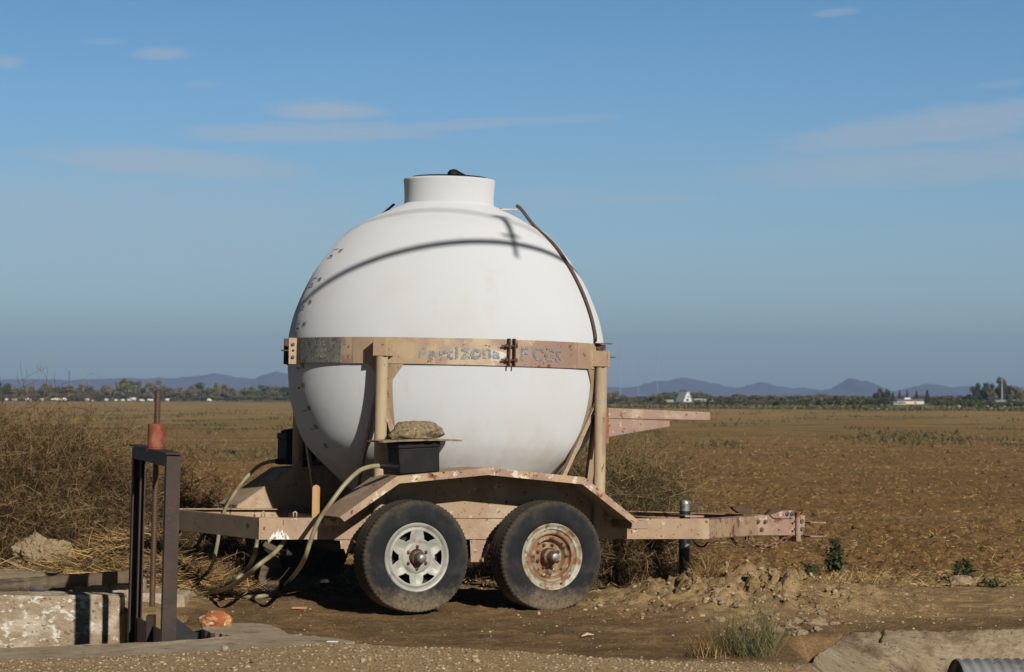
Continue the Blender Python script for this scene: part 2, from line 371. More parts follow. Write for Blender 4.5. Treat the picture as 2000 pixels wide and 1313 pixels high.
# ---------------------------------------------------------------- terrain
BX = [(-3.6, .060), (-2.7, .065), (-1.7, .106), (-.98, .153), (0, .112), (1.05, .030), (1.4, .0), (2.2, -.25), (9, -.35)]
FIELD_PTS = [(-300, 800), (-135, 700), (-45, 560), (0, 430), (12, 320), (48, 250), (130, 200)]
def field_edge(X):
    return np.interp(X, [p[0] for p in FIELD_PTS], [p[1] for p in FIELD_PTS])
def lip_y(X):   # canal near lip inner edge
    return np.interp(X, [-6, -3, -2, -1.85, -1.55], [14.8, 14.98, 15.45, 15.6, 16.3])
def height(X, Y, detail=True):
    X = np.asarray(X, float); Y = np.asarray(Y, float)
    z = np.zeros(np.broadcast(X, Y).shape)
    # bank behind the canal on the left, where straw and clods are heaped
    z += .10 * sstep(-X, 1.9, 2.6) * sstep(Y, 17.3, 18.3) * (1 - sstep(Y, 25, 30))
    z += .16 * np.exp(-((X + 2.9) / .75) ** 2 - ((Y - 20.3) / .9) ** 2)
    z += .05 * np.exp(-((X + 1.7) / .5) ** 2 - ((Y - 18.9) / .6) ** 2)
    # heap of loose earth under the drawbar, running towards the camera
    r = fbm(X * 2.1, Y * 1.4, 3, 5)
    z += .13 * np.exp(-((X - 1.35) / .62) ** 2 - ((Y - 19.35) / .6) ** 2) * (.6 + .8 * r)
    z += .13 * np.exp(-((X - 1.95) / .55) ** 2 - ((Y - 18.6) / .7) ** 2) * (.5 + r)
    z += .06 * np.exp(-((X - 1.2) / .5) ** 2 - ((Y - 17.9) / .8) ** 2) * (.5 + r)
    z += .05 * np.exp(-((X - 2.5) / .5) ** 2 - ((Y - 19.6) / .35) ** 2)
    # wheel ruts: packed hollow around the near wheels
    z -= .015 * np.exp(-((Y - 17.6 - .3 * X) / .6) ** 2) * sstep(-X, -1.3, -.9) * sstep(X, -1.6, -1.0)
    # ploughed field beyond
    fmask = sstep(Y, 20.6 + .18 * X, 22.5 + .18 * X)
    z -= .05 * fmask
    # canal on the left, ditch on the right
    inc = sstep(Y, lip_y(X) - .02, lip_y(X) + .02) * (1 - sstep(Y, np.where(X > -2.15, 16.72, 17.60), np.where(X > -2.15, 16.78, 17.66))) * sstep(-X, 1.86, 1.92)
    rd = sstep(X, 1.62, 1.95) * (1 - sstep(Y, 15.9, 16.55)) * sstep(Y, 12.6, 13.4)
    # gravel shoulder in front
    bz = np.interp(X, [p[0] for p in BX], [p[1] for p in BX])
    bm = 1 - sstep(Y, 14.2, 14.75)
    z = z * (1 - bm) + bz * bm
    lip = sstep(-X, .9, 1.5) * sstep(Y, 14.2, 14.3) * (1 - sstep(Y, 15.9, 16.4))
    z = np.where(lip > 0, np.minimum(z, z * (1 - lip) + .02 * lip), z)
    if detail:
        near = 1 - sstep(Y, 60, 140)
        lump = np.exp(-((X - 1.65) / .85) ** 2 - ((Y - 18.9) / 1.0) ** 2)
        z += (fbm(X * 5, Y * 5, 4, 3) - .5) * (.022 + .11 * lump) * (1 - bm * .3)
        z += (np.maximum(fbm(X * 13, Y * 13, 3, 8) - .52, 0)) * (.05 + .32 * lump) * near * (1 - .7 * bm)
        rdg = 1 - np.abs(2 * fbm(X * 7 + 3, Y * 5, 4, 51, .6) - 1)
        z += (rdg ** 3 - .5) * .08 * lump + (fbm(X * 24, Y * 22, 3, 71, .7) - .5) * .05 * lump
        cl = np.maximum(fbm(X * 8, Y * 6, 4, 21, .6) - .47, 0)
        z += cl * .17 * fmask * near + (fbm(X * 19, Y * 15, 3, 31) - .5) * .04 * fmask * near
        z += (fbm(X * .35, Y * .35, 3, 41) - .5) * .10 * fmask * (1 - sstep(Y, 100, 300))
        z += (vnoise(X * 45, Y * 45, 9) - .5) * .008 * (1 - sstep(Y, 18, 24))
    z = z * (1 - inc) + (-.95) * inc
    z = z * (1 - rd) + (-.55) * rd
    return z
def h1(x, y): return float(height(np.array([x]), np.array([y]))[0])

xs = [0.0]; d = .028
while xs[-1] < 16000:
    d = .028 if xs[-1] < 4.4 else min(d * 1.035, 900); xs.append(xs[-1] + d)
xs = np.array([-a for a in xs[:0:-1]] + xs)
ys = [-60, -20, 0, 6, 10, 12]; y = 12.0; d = .03
while y < 15500:
    d = .03 if y < 21.5 else min(max(d * 1.006, y * .0022), y * .03); y += d; ys.append(y)
    if y > 400: d = y * .03
ys = np.array(ys)
XX, YY = np.meshgrid(xs, ys)
ZZ = height(XX, YY)
nx, ny = len(xs), len(ys)
idx = np.arange(nx * ny).reshape(ny, nx)
fq = np.stack([idx[:-1, :-1], idx[:-1, 1:], idx[1:, 1:], idx[1:, :-1]], -1).reshape(-1, 4)
def ground_material():
    m = bpy.data.materials.new('earth, gravel and stubble'); m.use_nodes = True
    t = NT(m.node_tree); t.n.clear()
    tc = t.add('ShaderNodeTexCoord'); P = tc.outputs['Object']
    def A(n):
        a = t.add('ShaderNodeAttribute', attribute_name=n); return a.outputs['Fac']
    # packed dark earth near the wheels
    e = t.mix(t.ramp(t.noise(3, 7, .6, P), .38, .66), (.088, .056, .033), (.145, .096, .056))
    e = t.mix(t.ramp(t.noise(70, 3, .6, P), .60, .66, 0, .7), e, (.24, .18, .115))
    e = t.mix(t.ramp(t.noise(45, 3, .6, t.scaled(P, 1, 1, 1, (5, 5, 5))), .60, .68, 0, .7), e, (.06, .04, .025))
    e = t.mix(t.ramp(t.noise(130, 2, .7, t.scaled(P, 1, 1, 1, (2, 8, 1))), .56, .62, 0, .75), e, (.035, .022, .013))
    e = t.mix(t.ramp(t.noise(150, 2, .7, t.scaled(P, 1, 1, 1, (7, 3, 2))), .62, .67, 0, .8), e, (.20, .16, .11))
    e = t.mix(t.ramp(t.noise(1.3, 5, .6, P), .46, .62, 0, .6), e, t.mix(1.0, e, (.72, .76, .86), 'MULTIPLY'))
    e = t.mix(1.0, e, (2.15, 2.06, 1.68), 'MULTIPLY')
    # pale dry dirt
    p = t.mix(t.ramp(t.noise(4, 8, .65, P), .38, .66), (.17, .115, .066), (.285, .205, .125))
    p = t.mix(t.ramp(t.noise(30, 5, .6, P), .56, .66, 0, .6), p, (.16, .11, .065))
    p = t.mix(t.ramp(t.noise(110, 3, .7, t.scaled(P, 1, 1, 1, (4, 2, 6))), .55, .62, 0, .7), p, (.085, .058, .034))
    p = t.mix(1.0, p, (1.82, 1.78, 1.52), 'MULTIPLY')
    # gravel
    vo = t.add('ShaderNodeTexVoronoi'); vo.inputs['Scale'].default_value = 95; t.l.new(P, vo.inputs['Vector'])
    sp = t.add('ShaderNodeSeparateColor'); t.l.new(vo.outputs['Color'], sp.inputs[0])
    g = t.mix(sp.outputs[0], (.10, .072, .046), (.27, .21, .145))
    g = t.mix(t.ramp(sp.outputs[1], .80, .88), g, (.13, .125, .11))
    g = t.mix(t.ramp(t.noise(3, 5, .6, P), .4, .65, 0, .6), g, (.16, .112, .068))
    g = t.mix(1.0, g, (2.6, 2.4, 1.9), 'MULTIPLY')
    # ploughed field with chaff in bands
    stretch = t.scaled(P, .12, 1, 1)
    f = t.mix(t.ramp(t.noise(7, 8, .65, P), .36, .64), (.115, .064, .030), (.205, .124, .060))
    band = t.noise(.55, 5, .6, t.scaled(P, .18, 1, 1))
    ch = t.m('MULTIPLY', t.ramp(t.noise(44, 5, .7, t.scaled(P, .7, 1, 1)), .54, .64), t.ramp(band, .36, .62, .25, 1.0))
    f = t.mix(ch, f, (.36, .245, .105))
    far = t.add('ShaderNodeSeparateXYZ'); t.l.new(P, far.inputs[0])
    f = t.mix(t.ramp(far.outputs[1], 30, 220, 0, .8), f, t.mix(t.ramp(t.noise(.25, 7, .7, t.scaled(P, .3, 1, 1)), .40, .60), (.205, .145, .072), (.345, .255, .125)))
    gr = t.m('MULTIPLY', t.ramp(t.noise(.09, 6, .68, t.scaled(P, 1.0, .9, 1)), .50, .60), t.ramp(far.outputs[1], 55, 90, 0, .45))
    f = t.mix(gr, f, (.085, .10, .036))
    f = t.mix(t.ramp(t.noise(38, 4, .75, t.scaled(P, 1, .7, 1, (4, 2, 6))), .54, .61, 0, .7), f, (.055, .033, .018))
    f = t.mix(1.0, f, (1.72, 1.64, 1.36), 'MULTIPLY')
    f = t.mix(t.ramp(t.noise(1.0, 5, .6, t.scaled(P, .05, .34, 1)), .42, .62, 0, .5), f, t.mix(1.0, f, (.55, .56, .60), 'MULTIPLY'))
    f = t.mix(t.ramp(t.noise(1.0, 5, .6, t.scaled(P, .11, 1.2, 1, (9, 3, 0))), .50, .66, 0, .45), f, (.30, .23, .11))
    # scrubland beyond the field
    s = t.mix(t.ramp(t.noise(.05, 6, .6, P), .4, .6), (.10, .11, .045), (.20, .16, .085))
    c = t.mix(A('pale'), e, p); c = t.mix(A('gravel'), c, g); c = t.mix(A('field'), c, f); c = t.mix(A('scrub'), c, s)
    bs = t.add('ShaderNodeBsdfPrincipled'); t.l.new(c, bs.inputs['Base Color'])
    bs.inputs['Roughness'].default_value = 1.0; bs.inputs['Specular IOR Level'].default_value = .1
    b = t.add('ShaderNodeBump'); b.inputs['Distance'].default_value = .022; b.inputs['Strength'].default_value = .75
    hh = t.m('ADD', t.noise(70, 6, .75, P), t.m('MULTIPLY', t.noise(16, 8, .7, P), 1.6))
    t.l.new(hh, b.inputs['Height'])
    b2 = t.add('ShaderNodeBump'); b2.inputs['Distance'].default_value = .35; t.l.new(b.outputs[0], b2.inputs['Normal'])
    t.set(b2.inputs['Strength'], t.ramp(far.outputs[1], 50, 120, 0, .35)); t.l.new(t.noise(2.5, 7, .7, P), b2.inputs['Height'])
    t.l.new(b2.outputs[0], bs.inputs['Normal'])
    o = t.add('ShaderNodeOutputMaterial'); t.l.new(bs.outputs[0], o.inputs['Surface'])
    return m
gm = ground_material()
ground = raw('ground', np.stack([XX, YY, ZZ], -1).reshape(-1, 3), fq, gm, smooth=True)
tag(ground, kind='structure')
wob = (fbm(XX * 1.5, YY * 1.5, 4, 77) - .5)
mound = np.exp(-((XX - 1.6) / 1.0) ** 2 - ((YY - 18.9) / 1.1) ** 2)
pale = sstep(mound + wob * .8, .25, .55) + sstep(-XX + wob, 1.9, 2.5) * sstep(YY, 17.4, 17.8) + sstep(XX + wob * 1.8, .55, 1.5) * sstep(YY + wob * 2, 16.7, 17.8) * .9
pale = np.clip(pale, 0, 1)
gravel = (1 - sstep(YY + wob * .2, 14.4, 14.9)) * (1 - sstep(XX, 1.5, 1.9))
fieldm = sstep(YY - .18 * XX + wob * 1.2, 20.6, 21.4)
scrub = sstep(YY - field_edge(XX), -2, 2)
for nm, arr in (('pale', pale), ('gravel', gravel), ('field', fieldm), ('scrub', scrub)):
    tint(ground, arr.ravel(), nm)
del XX, YY, ZZ, wob, mound, idx, fq

# ---------------------------------------------------------------- scatter helpers
def facet_rock(k=1, jit=.25, seed=0):
    import bmesh
    bm = bmesh.new(); bmesh.ops.create_icosphere(bm, subdivisions=k, radius=1)
    rr = random.Random(seed)
    for vv in bm.verts: vv.co *= 1 + rr.uniform(-jit, jit)
    v = np.array([list(p.co) for p in bm.verts]); f = np.array([[q.index for q in p.verts] for p in bm.faces]); bm.free()
    return v, f
def scatter_rocks(name, P, S, mat_, squash=.6, tintv=None):
    """P (n,3) places, S (n,) radii: many loose stones as one mesh"""
    protos = [facet_rock(1, .28, s) for s in range(6)]
    V = []; Fa = []; o = 0; T = []
    n = len(P); which = npr.randint(0, 6, n)
    for k in range(6):
        ids = np.where(which == k)[0]
        if len(ids) == 0: continue
        v, f = protos[k]; a = npr.rand(len(ids)) * 6.28
        sc3 = np.stack([S[ids] * (.7 + .6 * npr.rand(len(ids))), S[ids] * (.7 + .6 * npr.rand(len(ids))), S[ids] * squash * (.7 + .6 * npr.rand(len(ids)))], -1)
        vv = v[None] * sc3[:, None]
        x = vv[..., 0] * np.cos(a)[:, None] - vv[..., 1] * np.sin(a)[:, None]; y = vv[..., 0] * np.sin(a)[:, None] + vv[..., 1] * np.cos(a)[:, None]
        vv = np.stack([x, y, vv[..., 2]], -1) + P[ids][:, None]
        V.append(vv.reshape(-1, 3)); Fa.append((f[None] + (np.arange(len(ids)) * len(v))[:, None, None] + o).reshape(-1, 3)); o += len(ids) * len(v)
        T.append(np.repeat(npr.rand(len(ids)), len(v)))
    ob = raw(name, np.concatenate(V), np.concatenate(Fa), mat_)
    tint(ob, np.concatenate(T)); return ob
def blades(name, P, D, L, Wd, mat_, bend=.15, parent=None, seg=2, T=None):
    """flat tapered strips: P base points, D unit directions, L lengths, Wd widths"""
    n = len(P); r = npr.randn(n, 3); side = np.cross(D, r); side /= np.linalg.norm(side, axis=1)[:, None] + 1e-9
    up = np.cross(side, D); rows = []
    for k in range(seg + 1):
        t = k / seg
        c = P + D * (L * t)[:, None] + up * (L * bend * t * t)[:, None]
        ww = (Wd * (1 - .75 * t) * .5)[:, None]
        rows += [c - side * ww, c + side * ww]
    V = np.stack(rows, 1).reshape(-1, 3); m = 2 * (seg + 1)
    f = np.array([[2 * k, 2 * k + 1, 2 * k + 3, 2 * k + 2] for k in range(seg)])
    Fa = (f[None] + (np.arange(n) * m)[:, None, None]).reshape(-1, 4)
    ob = raw(name, V, Fa, mat_, parent)
    tint(ob, np.repeat(npr.rand(n) if T is None else T, m)); return ob
def unit(a): return a / (np.linalg.norm(a, axis=1)[:, None] + 1e-9)
def infov(X, Y, m=1.08): return np.abs(X) < Y * .1925 * m

M['pebble'] = mat('gravel stones', (.31, .225, .135), rough=.95, attr=('tint', .6, 1.15, (.40, .32, .215)), bump=(60, .002, 4), spec=.15)
M['clod'] = mat('earth clods', (.17, .112, .06), rough=1, attr=('tint', .65, 1.15, (.215, .135, .07)), bump=(40, .006, 5), spec=.1)
M['dryclod'] = mat('pale dry clods', (.31, .22, .13), [((.22, .15, .085), 9, .5, .65, 7)], rough=1, attr=('tint', .7, 1.1, (.38, .285, .18)), bump=(40, .008, 7), spec=.1)
M['straw'] = mat('straw', (.30, .19, .078), rough=.85, attr=('tint', .5, 1.15, (.46, .33, .15)), spec=.2)
M['strawdark'] = mat('matted brown straw', (.15, .085, .034), rough=.85, attr=('tint', .4, 1.35, (.36, .235, .10)), spec=.2)
M['twig'] = mat('dry brown twigs', (.105, .062, .029), rough=.9, attr=('tint', .3, 1.5, (.31, .21, .105)), spec=.2)
M['twigfine'] = mat('fine olive brown twigs', (.085, .052, .022), rough=.9, attr=('tint', .3, 1.5, (.165, .11, .05)), spec=.2)
M['twigolive'] = mat('olive dry twigs', (.09, .066, .028), rough=.9, attr=('tint', .3, 1.5, (.215, .165, .08)), spec=.2)
M['weed'] = mat('green weed leaves', (.042, .052, .016), rough=.75, attr=('tint', .6, 1.4, (.08, .09, .03)), trans=(.05, .07, .015))
M['palegreen'] = mat('pale green stems', (.10, .115, .045), rough=.8, attr=('tint', .6, 1.4, (.20, .20, .09)))
M['darkleaf'] = mat('dark dried leaves', (.045, .036, .022), rough=.8, attr=('tint', .6, 1.5))
M['grass'] = mat('green grass blades', (.085, .105, .030), rough=.75, attr=('tint', .4, 1.4, (.22, .20, .08)), trans=(.09, .11, .02))

# gravel of the shoulder
n = 17000
X = npr.uniform(-3.4, 3.2, n); Y = npr.uniform(12.9, 14.75, n)
Sz = .0025 + .009 * npr.rand(n) ** 5.0; Sz[:40] = .014 + .014 * npr.rand(40)
k = (X < 1.6)
X, Y, Sz = X[k], Y[k], Sz[k]
P = np.stack([X, Y, height(X, Y) + Sz * .2], -1)
tag(scatter_rocks('gravel', P, Sz, M['pebble']), kind='stuff')
# small stones trodden into the yard
n = 4800
X = npr.uniform(-2.6, 4.0, n); Y = npr.uniform(14.6, 20.5, n); Sz = .002 + .010 * npr.rand(n) ** 8
k = infov(X, Y) & ~((X > 1.6) & (Y < 16.5)) & ~((X < -1.0) & (Y < 17.7) & (Y > 14.6) & (X < -1.7))
X, Y, Sz = X[k], Y[k], Sz[k]; P = np.stack([X, Y, height(X, Y) + Sz * .15], -1)
tag(scatter_rocks('loose_stones', P, Sz, M['pebble']), kind='stuff')
# clods on the heap
n = 5000
X = npr.normal(1.7, .65, n); Y = npr.normal(18.6, .8, n); Sz = .003 + .022 * npr.rand(n) ** 8
k = (Y > 17.0) & (Y < 20.5); X, Y, Sz = X[k], Y[k], Sz[k]
P = np.stack([X, Y, height(X, Y) - Sz * .15], -1)
tag(scatter_rocks('dry_clods', P, Sz, M['dryclod'], .8), kind='stuff')
# clods of the field
n = 26000
Y = 21.0 + 70 * npr.rand(n) ** 1.6; X = (npr.rand(n) * 2 - 1) * Y * .21; Sz = (.006 + .026 * npr.rand(n) ** 4) * (1 + Y / 90)
P = np.stack([X, Y, height(X, Y) - Sz * .1], -1)
tag(scatter_rocks('field_clods', P, Sz, M['clod'], .7), kind='stuff')
# chaff and stubble lying in the field
n = 62000
Y = 20.4 + 85 * npr.rand(n) ** 1.7; X = (npr.rand(n) * 2 - 1) * Y * .21
bandv = fbm(X * .10, Y * .55, 4, 61); keep = npr.rand(n) < sstep(bandv, .30, .68) * 1.0 + .18
keep |= (Y < 22.6) & (X > 1.0) & (npr.rand(n) < .8)
X, Y = X[keep], Y[keep]; n = len(X)
az = npr.rand(n) * 6.28; el_ = npr.rand(n) ** 2.5 * .9
D = np.stack([np.cos(az) * np.cos(el_), np.sin(az) * np.cos(el_), np.sin(el_)], -1)
L = (.015 + .055 * npr.rand(n) ** 2.6) * (1 + Y / 110); P = np.stack([X, Y, height(X, Y) + .012 + Y * .0003], -1)
tag(blades('stubble', P, D, L, .003 + .003 * npr.rand(n) + Y * .00007, M['straw'], .1), kind='stuff')
# denser straw litter at the near edge of the field
n = 3800
X = npr.uniform(.9, 4.8, n); Y = 20.3 + .18 * X + npr.exponential(.55, n); k = npr.rand(n) < (fbm(X * 1.6, Y * 2.2, 3, 90) > .45) * .9 + .15
X, Y = X[k], Y[k]; n = len(X)
az = npr.rand(n) * 6.28; el_ = npr.rand(n) ** 1.6 * 1.1
D = np.stack([np.cos(az) * np.cos(el_), np.sin(az) * np.cos(el_), np.sin(el_)], -1)
P = np.stack([X, Y, height(X, Y) + .008], -1)
tag(blades('straw_litter', P, D, .03 + .12 * npr.rand(n) ** 2, .004 + .004 * npr.rand(n), M['straw'], .12), kind='stuff')
# low weeds greening the field in loose bands
n = 42000
Y = 58 + 230 * npr.rand(n) ** 1.3; X = (npr.rand(n) * 2 - 1) * Y * .22
cl = fbm(X * .32, Y * .085, 3, 101); bb = np.exp(-((Y - 86) / 14) ** 2) * sstep(X / Y, -.05, .05) + np.exp(-((Y - 165) / 26) ** 2) * (1 - sstep(X / Y, -.09, -.05)) + .30
k = (sstep(cl, .56, .72) * bb) > npr.rand(n) * .42
X, Y = X[k], Y[k]; n = len(X)
X = X + npr.randn(n) * .12; D = unit(np.stack([npr.randn(n) * .7, npr.randn(n) * .7, .5 + npr.rand(n)], -1))
P = np.stack([X, Y, height(X, Y)], -1)
tag(blades('field_weeds', P, D, (.05 + .11 * npr.rand(n)) * (1 + Y / 300), .02 + .03 * npr.rand(n) + Y * .00012, M['weed'], .2), kind='stuff')

# ================================================================ THE TANK TRAILER
YAW, NOSE = R(25), 0.0215
trailer = empty('tank_trailer', (-.181, 18.12, 0.0), (0, NOSE, YAW))
tag(trailer, 'white ball-shaped liquid tank on a rusty tan twin-axle trailer frame', 'tank trailer')
TM = Matrix.Translation((-.181, 18.12, 0)) @ Euler((0, NOSE, YAW)).to_matrix().to_4x4(); TI = TM.inverted()
EYE = TI @ Vector((0, 0, CAMZ))
def ray(px, py): return ((TI @ W(px, py, 10.0)) - EYE).normalized()
def L(px, py, yl):
    """trailer coordinates of the point of plane y = yl seen at a place of the photo"""
    d = ray(px, py); t = (yl - EYE.y) / d.y; return EYE + d * t
YC = 1.21
XT = L(871, 700, YC).x
def mir(p): return Vector((p[0], 2 * YC - p[1], p[2]))      # the far side of the trailer

# ---- tank
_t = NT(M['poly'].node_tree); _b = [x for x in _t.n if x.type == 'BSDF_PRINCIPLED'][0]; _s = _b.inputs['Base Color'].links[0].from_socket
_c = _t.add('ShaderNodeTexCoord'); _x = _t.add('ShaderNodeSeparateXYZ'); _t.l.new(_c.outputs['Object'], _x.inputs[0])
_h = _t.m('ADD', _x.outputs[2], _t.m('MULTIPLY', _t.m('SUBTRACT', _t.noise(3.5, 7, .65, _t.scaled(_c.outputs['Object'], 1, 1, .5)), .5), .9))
_d = _t.mix(_t.ramp(_h, 1.25, .70, 0, .55), _s, (.36, .29, .20))  # dirt splash low down, also painting in the brown of shade and bounce
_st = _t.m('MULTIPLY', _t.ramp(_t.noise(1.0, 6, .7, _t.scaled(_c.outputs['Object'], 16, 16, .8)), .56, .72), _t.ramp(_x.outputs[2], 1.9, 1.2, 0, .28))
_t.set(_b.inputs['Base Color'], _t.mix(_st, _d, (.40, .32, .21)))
PROF = [(352, 88.5), (355, 89.5), (362, 88.5), (385, 87.3), (400, 87.3), (404, 92), (408, 102), (420.5, 130), (435, 159), (451, 187), (475, 213), (503, 236), (540, 261), (579, 281), (620, 297),
        (658, 306), (690, 308.5), (720, 308), (776, 303), (820, 293), (859, 278), (885, 260), (908, 237), (942, 201), (965, 172), (985, 138), (1002, 90), (1010, 0.5)]
PX = 5200 / 19.32
prof = [(r / PX, CAMZ + (HOR - p) / PX + .006) for p, r in PROF]
pr = spline([Vector((r, 0, z)) for r, z in prof[6:]], 5)
prof_s = [(r, z) for r, z in prof[:5]] + [(prof[5][0] - .010, prof[5][1] + .006), (prof[5][0], prof[5][1])] + [(max(p.x, .002), p.z) for p in pr]
zs_ = np.array([p[1] for p in prof_s])[::-1]; rs_ = np.array([p[0] for p in prof_s])[::-1]
def tankr(z): return float(np.interp(z, zs_, rs_))
m = MB(); m.lathe(prof_s, n=128)
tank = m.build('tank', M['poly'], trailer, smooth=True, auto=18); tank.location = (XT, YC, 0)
# collar top and lid
ZT = prof_s[0][1]
m = MB(); m.lathe([(.329, ZT - .002), (.315, ZT + .004), (.30, ZT - .02), (.28, ZT - .03)], n=96)
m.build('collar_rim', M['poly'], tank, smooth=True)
m = MB(); m.lathe([(.285, ZT - .03), (.285, ZT + .010), (.27, ZT + .018), (.10, ZT + .026), (.001, ZT + .028)], n=64)
lid = m.build('lid', M['black'], tank, smooth=True, auto=40)
m = MB()
pts = [(-.045 + .0, -.12, ZT + .018), (-.038, -.12, ZT + .030), (-.01, -.12, ZT + .036), (.03, -.12, ZT + .030), (.11, -.12, ZT + .010)]
m.tube(spline(pts, 4), [.012, .02, .026, .03, .034, .034, .034, .034, .033, .031, .028, .025, .021, .018, .014, .010, .006], 10)
m.build('lid_handle', M['black'], tank, smooth=True)
# white ring round the collar with its arm, and the hold-down straps
zr = 2.872
m = MB(); ring = []
def onT(px, py, rad=None, off=0.0):
    """angle and height on the tank (or on a cylinder of radius rad) of a place of the photo"""
    d = ray(px, py); o = EYE - Vector((XT, YC, 0)); t = 16.5
    for i in range(900):
        p = o + d * t; rr = math.hypot(p.x, p.y)
        lim = (rad if rad else tankr(p.z)) + off
        if rr < lim: break
        t += .004
    return math.atan2(p.y, p.x), p.z, p
zr = onT(871, 403, .345)[1]
m.tube([(.352 * math.cos(a), .352 * math.sin(a), zr + .004) for a in np.linspace(0, 2 * math.pi, 64, endpoint=False)], .0105, 8, closed=True)
TT = TM @ Matrix.Translation((XT, YC, 0))
def atT(px, py, ang, rad0=.3, rad1=1.4):
    """point in the vertical plane of the given bearing through the tank axis"""
    nrm = Vector((-math.sin(ang), math.cos(ang), 0)); o = EYE - Vector((XT, YC, 0)); d = ray(px, py)
    return o + d * (-(o.dot(nrm)) / d.dot(nrm))
AR = R(-45 + 0)
leg_nr = L(1173, 820, .33); AR = math.atan2(leg_nr.y - YC, leg_nr.x - XT)
pe = atT(1010, 410, AR)
m.tube(spline([(.348 * math.cos(AR - .25), .348 * math.sin(AR - .25), zr), (.36 * math.cos(AR - .1), .36 * math.sin(AR - .1), zr - .002), tuple(pe * .6 + Vector((.36 * math.cos(AR), .36 * math.sin(AR), zr)) * .4), tuple(pe)], 5), .0085, 8)
m.build('collar_ring', mat('chipped white pipe', (.60, .59, .56), [((.40, .27, .17), 9, .60, .68, 7), (RUST, 20, .66, .70, 6)], .5), tank, smooth=True)
m = MB(); pts = []
for px, py in [(1009, 402), (1019, 410), (1042, 442), (1070, 477), (1100, 515), (1126, 562), (1142, 610), (1152, 655), (1160, 672), (1172, 683)]:
    p = atT(px, py, AR); rr_ = math.hypot(p.x, p.y); need = tankr(p.z) + .017
    if rr_ < need and py < 668: p = Vector((p.x / rr_ * need, p.y / rr_ * need, p.z))
    pts.append(p)
sp = spline(pts, 4); nr = Vector((-math.sin(AR), math.cos(AR), 0))
m.tube(sp, .0125, 8)
m.build('strap', M['strap'], trailer, smooth=True).location = (XT, YC, 0)
AF = math.atan2(.84, -.86)
m = MB(); q = []
for r_, dz_ in ((.43, .055), (.50, .030), (.57, .012), (.70, .012), (.85, .012), (1.0, .012), (1.12, .012), (1.165, .0)):
    up_ = [p for p in prof_s if p[1] > 1.8 and p[1] < 2.85]; zz = float(np.interp(r_, [p[0] for p in up_], [p[1] for p in up_]))
    q.append(Vector((r_ * math.cos(AF), r_ * math.sin(AF), zz + dz_)))
q[-1].z = 1.87
nn_ = Vector((-math.sin(AF), math.cos(AF), 0))
for a, b in zip(q[:-1], q[1:]):
    m.prism([a - nn_ * .022, b - nn_ * .022, b + nn_ * .022, a + nn_ * .022], (0, 0, .007))
m.build('strap', M['strap'], trailer).location = (XT, YC, 0)

# ---- band round the tank
RB = tankr(1.78) + .012
zt_ = onT(860, 660, RB)[1]; zb_ = onT(860, 712, RB)[1]
m = MB(); m.lathe([(RB - .008, zb_), (RB, zb_), (RB, zt_), (RB - .008, zt_), (RB - .008, zb_)], n=144)
band = m.build('band', M['band'], trailer, smooth=True, auto=40); band.location = (XT, YC, 0)
def strip(name, px0, px1, z0, z1, off, mat_, parent, th=.004, rad=None):
    a0 = onT(px0, 686, RB)[0]; a1 = onT(px1, 686, RB)[0]; n = 14; mm = MB(); r0 = (rad or RB) + off
    vs = []
    for i in range(n + 1):
        a = a0 + (a1 - a0) * i / n
        for rr, zz in ((r0 - th, z0), (r0, z0), (r0, z1), (r0 - th, z1)): vs.append((rr * math.cos(a), rr * math.sin(a), zz))
    fs = []
    for i in range(n):
        for k in range(4): fs.append((i * 4 + k, i * 4 + (k + 1) % 4, (i + 1) * 4 + (k + 1) % 4, (i + 1) * 4 + k))
    fs += [(3, 2, 1, 0), tuple(n * 4 + k for k in range(4))]
    return mm.add(vs, fs).build(name, mat_, parent)
def put(o):  # a part modelled round the tank axis
    o.location = (XT, YC, 0); return o
put(strip('gusset_panel', 690, 850, zb_ + .001, zt_ - .001, .003, M['bandtan'], trailer))
put(strip('gusset_panel', 1128, 1166, zb_ + .001, zt_ - .001, .003, M['bandtan'], trailer))
plate = put(strip('name_plate', 588, 667, zb_ + .004, zt_ - .004, .0045, M['plate'], trailer))
# joint of the band: two flanges with bolts through them
def radial_box(mm, px, py, r0, r1, tw, z0, z1):
    a = onT(px, py, RB)[0]; c, s_ = math.cos(a), math.sin(a); t = Vector((-s_, c, 0)) * tw / 2
    p = Vector((c, s_, 0))
    mm.prism([p * r0 - t + Vector((0, 0, z0)), p * r1 - t + Vector((0, 0, z0)), p * r1 + t + Vector((0, 0, z0)), p * r0 + t + Vector((0, 0, z0))], (0, 0, z1 - z0))
    return a
for px in (991, 1001):
    m = MB(); a = radial_box(m, px, 686, RB - .002, RB + .045, .010, zb_ - .006, zt_ + .006)
    put(m.build('joint_flange', M['rusty'], trailer))
am = onT(996, 686, RB)[0]
for zz in (zt_ - .045, zb_ + .04):
    m = MB(); cpt = Vector((math.cos(am), math.sin(am), 0)) * (RB + .028) + Vector((0, 0, zz)); tt = Vector((-math.sin(am), math.cos(am), 0))
    m.tube([cpt - tt * .075, cpt + tt * .04], .0065, 8); m.tube([cpt - tt * .046, cpt - tt * .028], .014, 6); m.tube([cpt + tt * .028, cpt + tt * .042], .014, 6)
    put(m.build('bolt', M['rusty'], trailer))
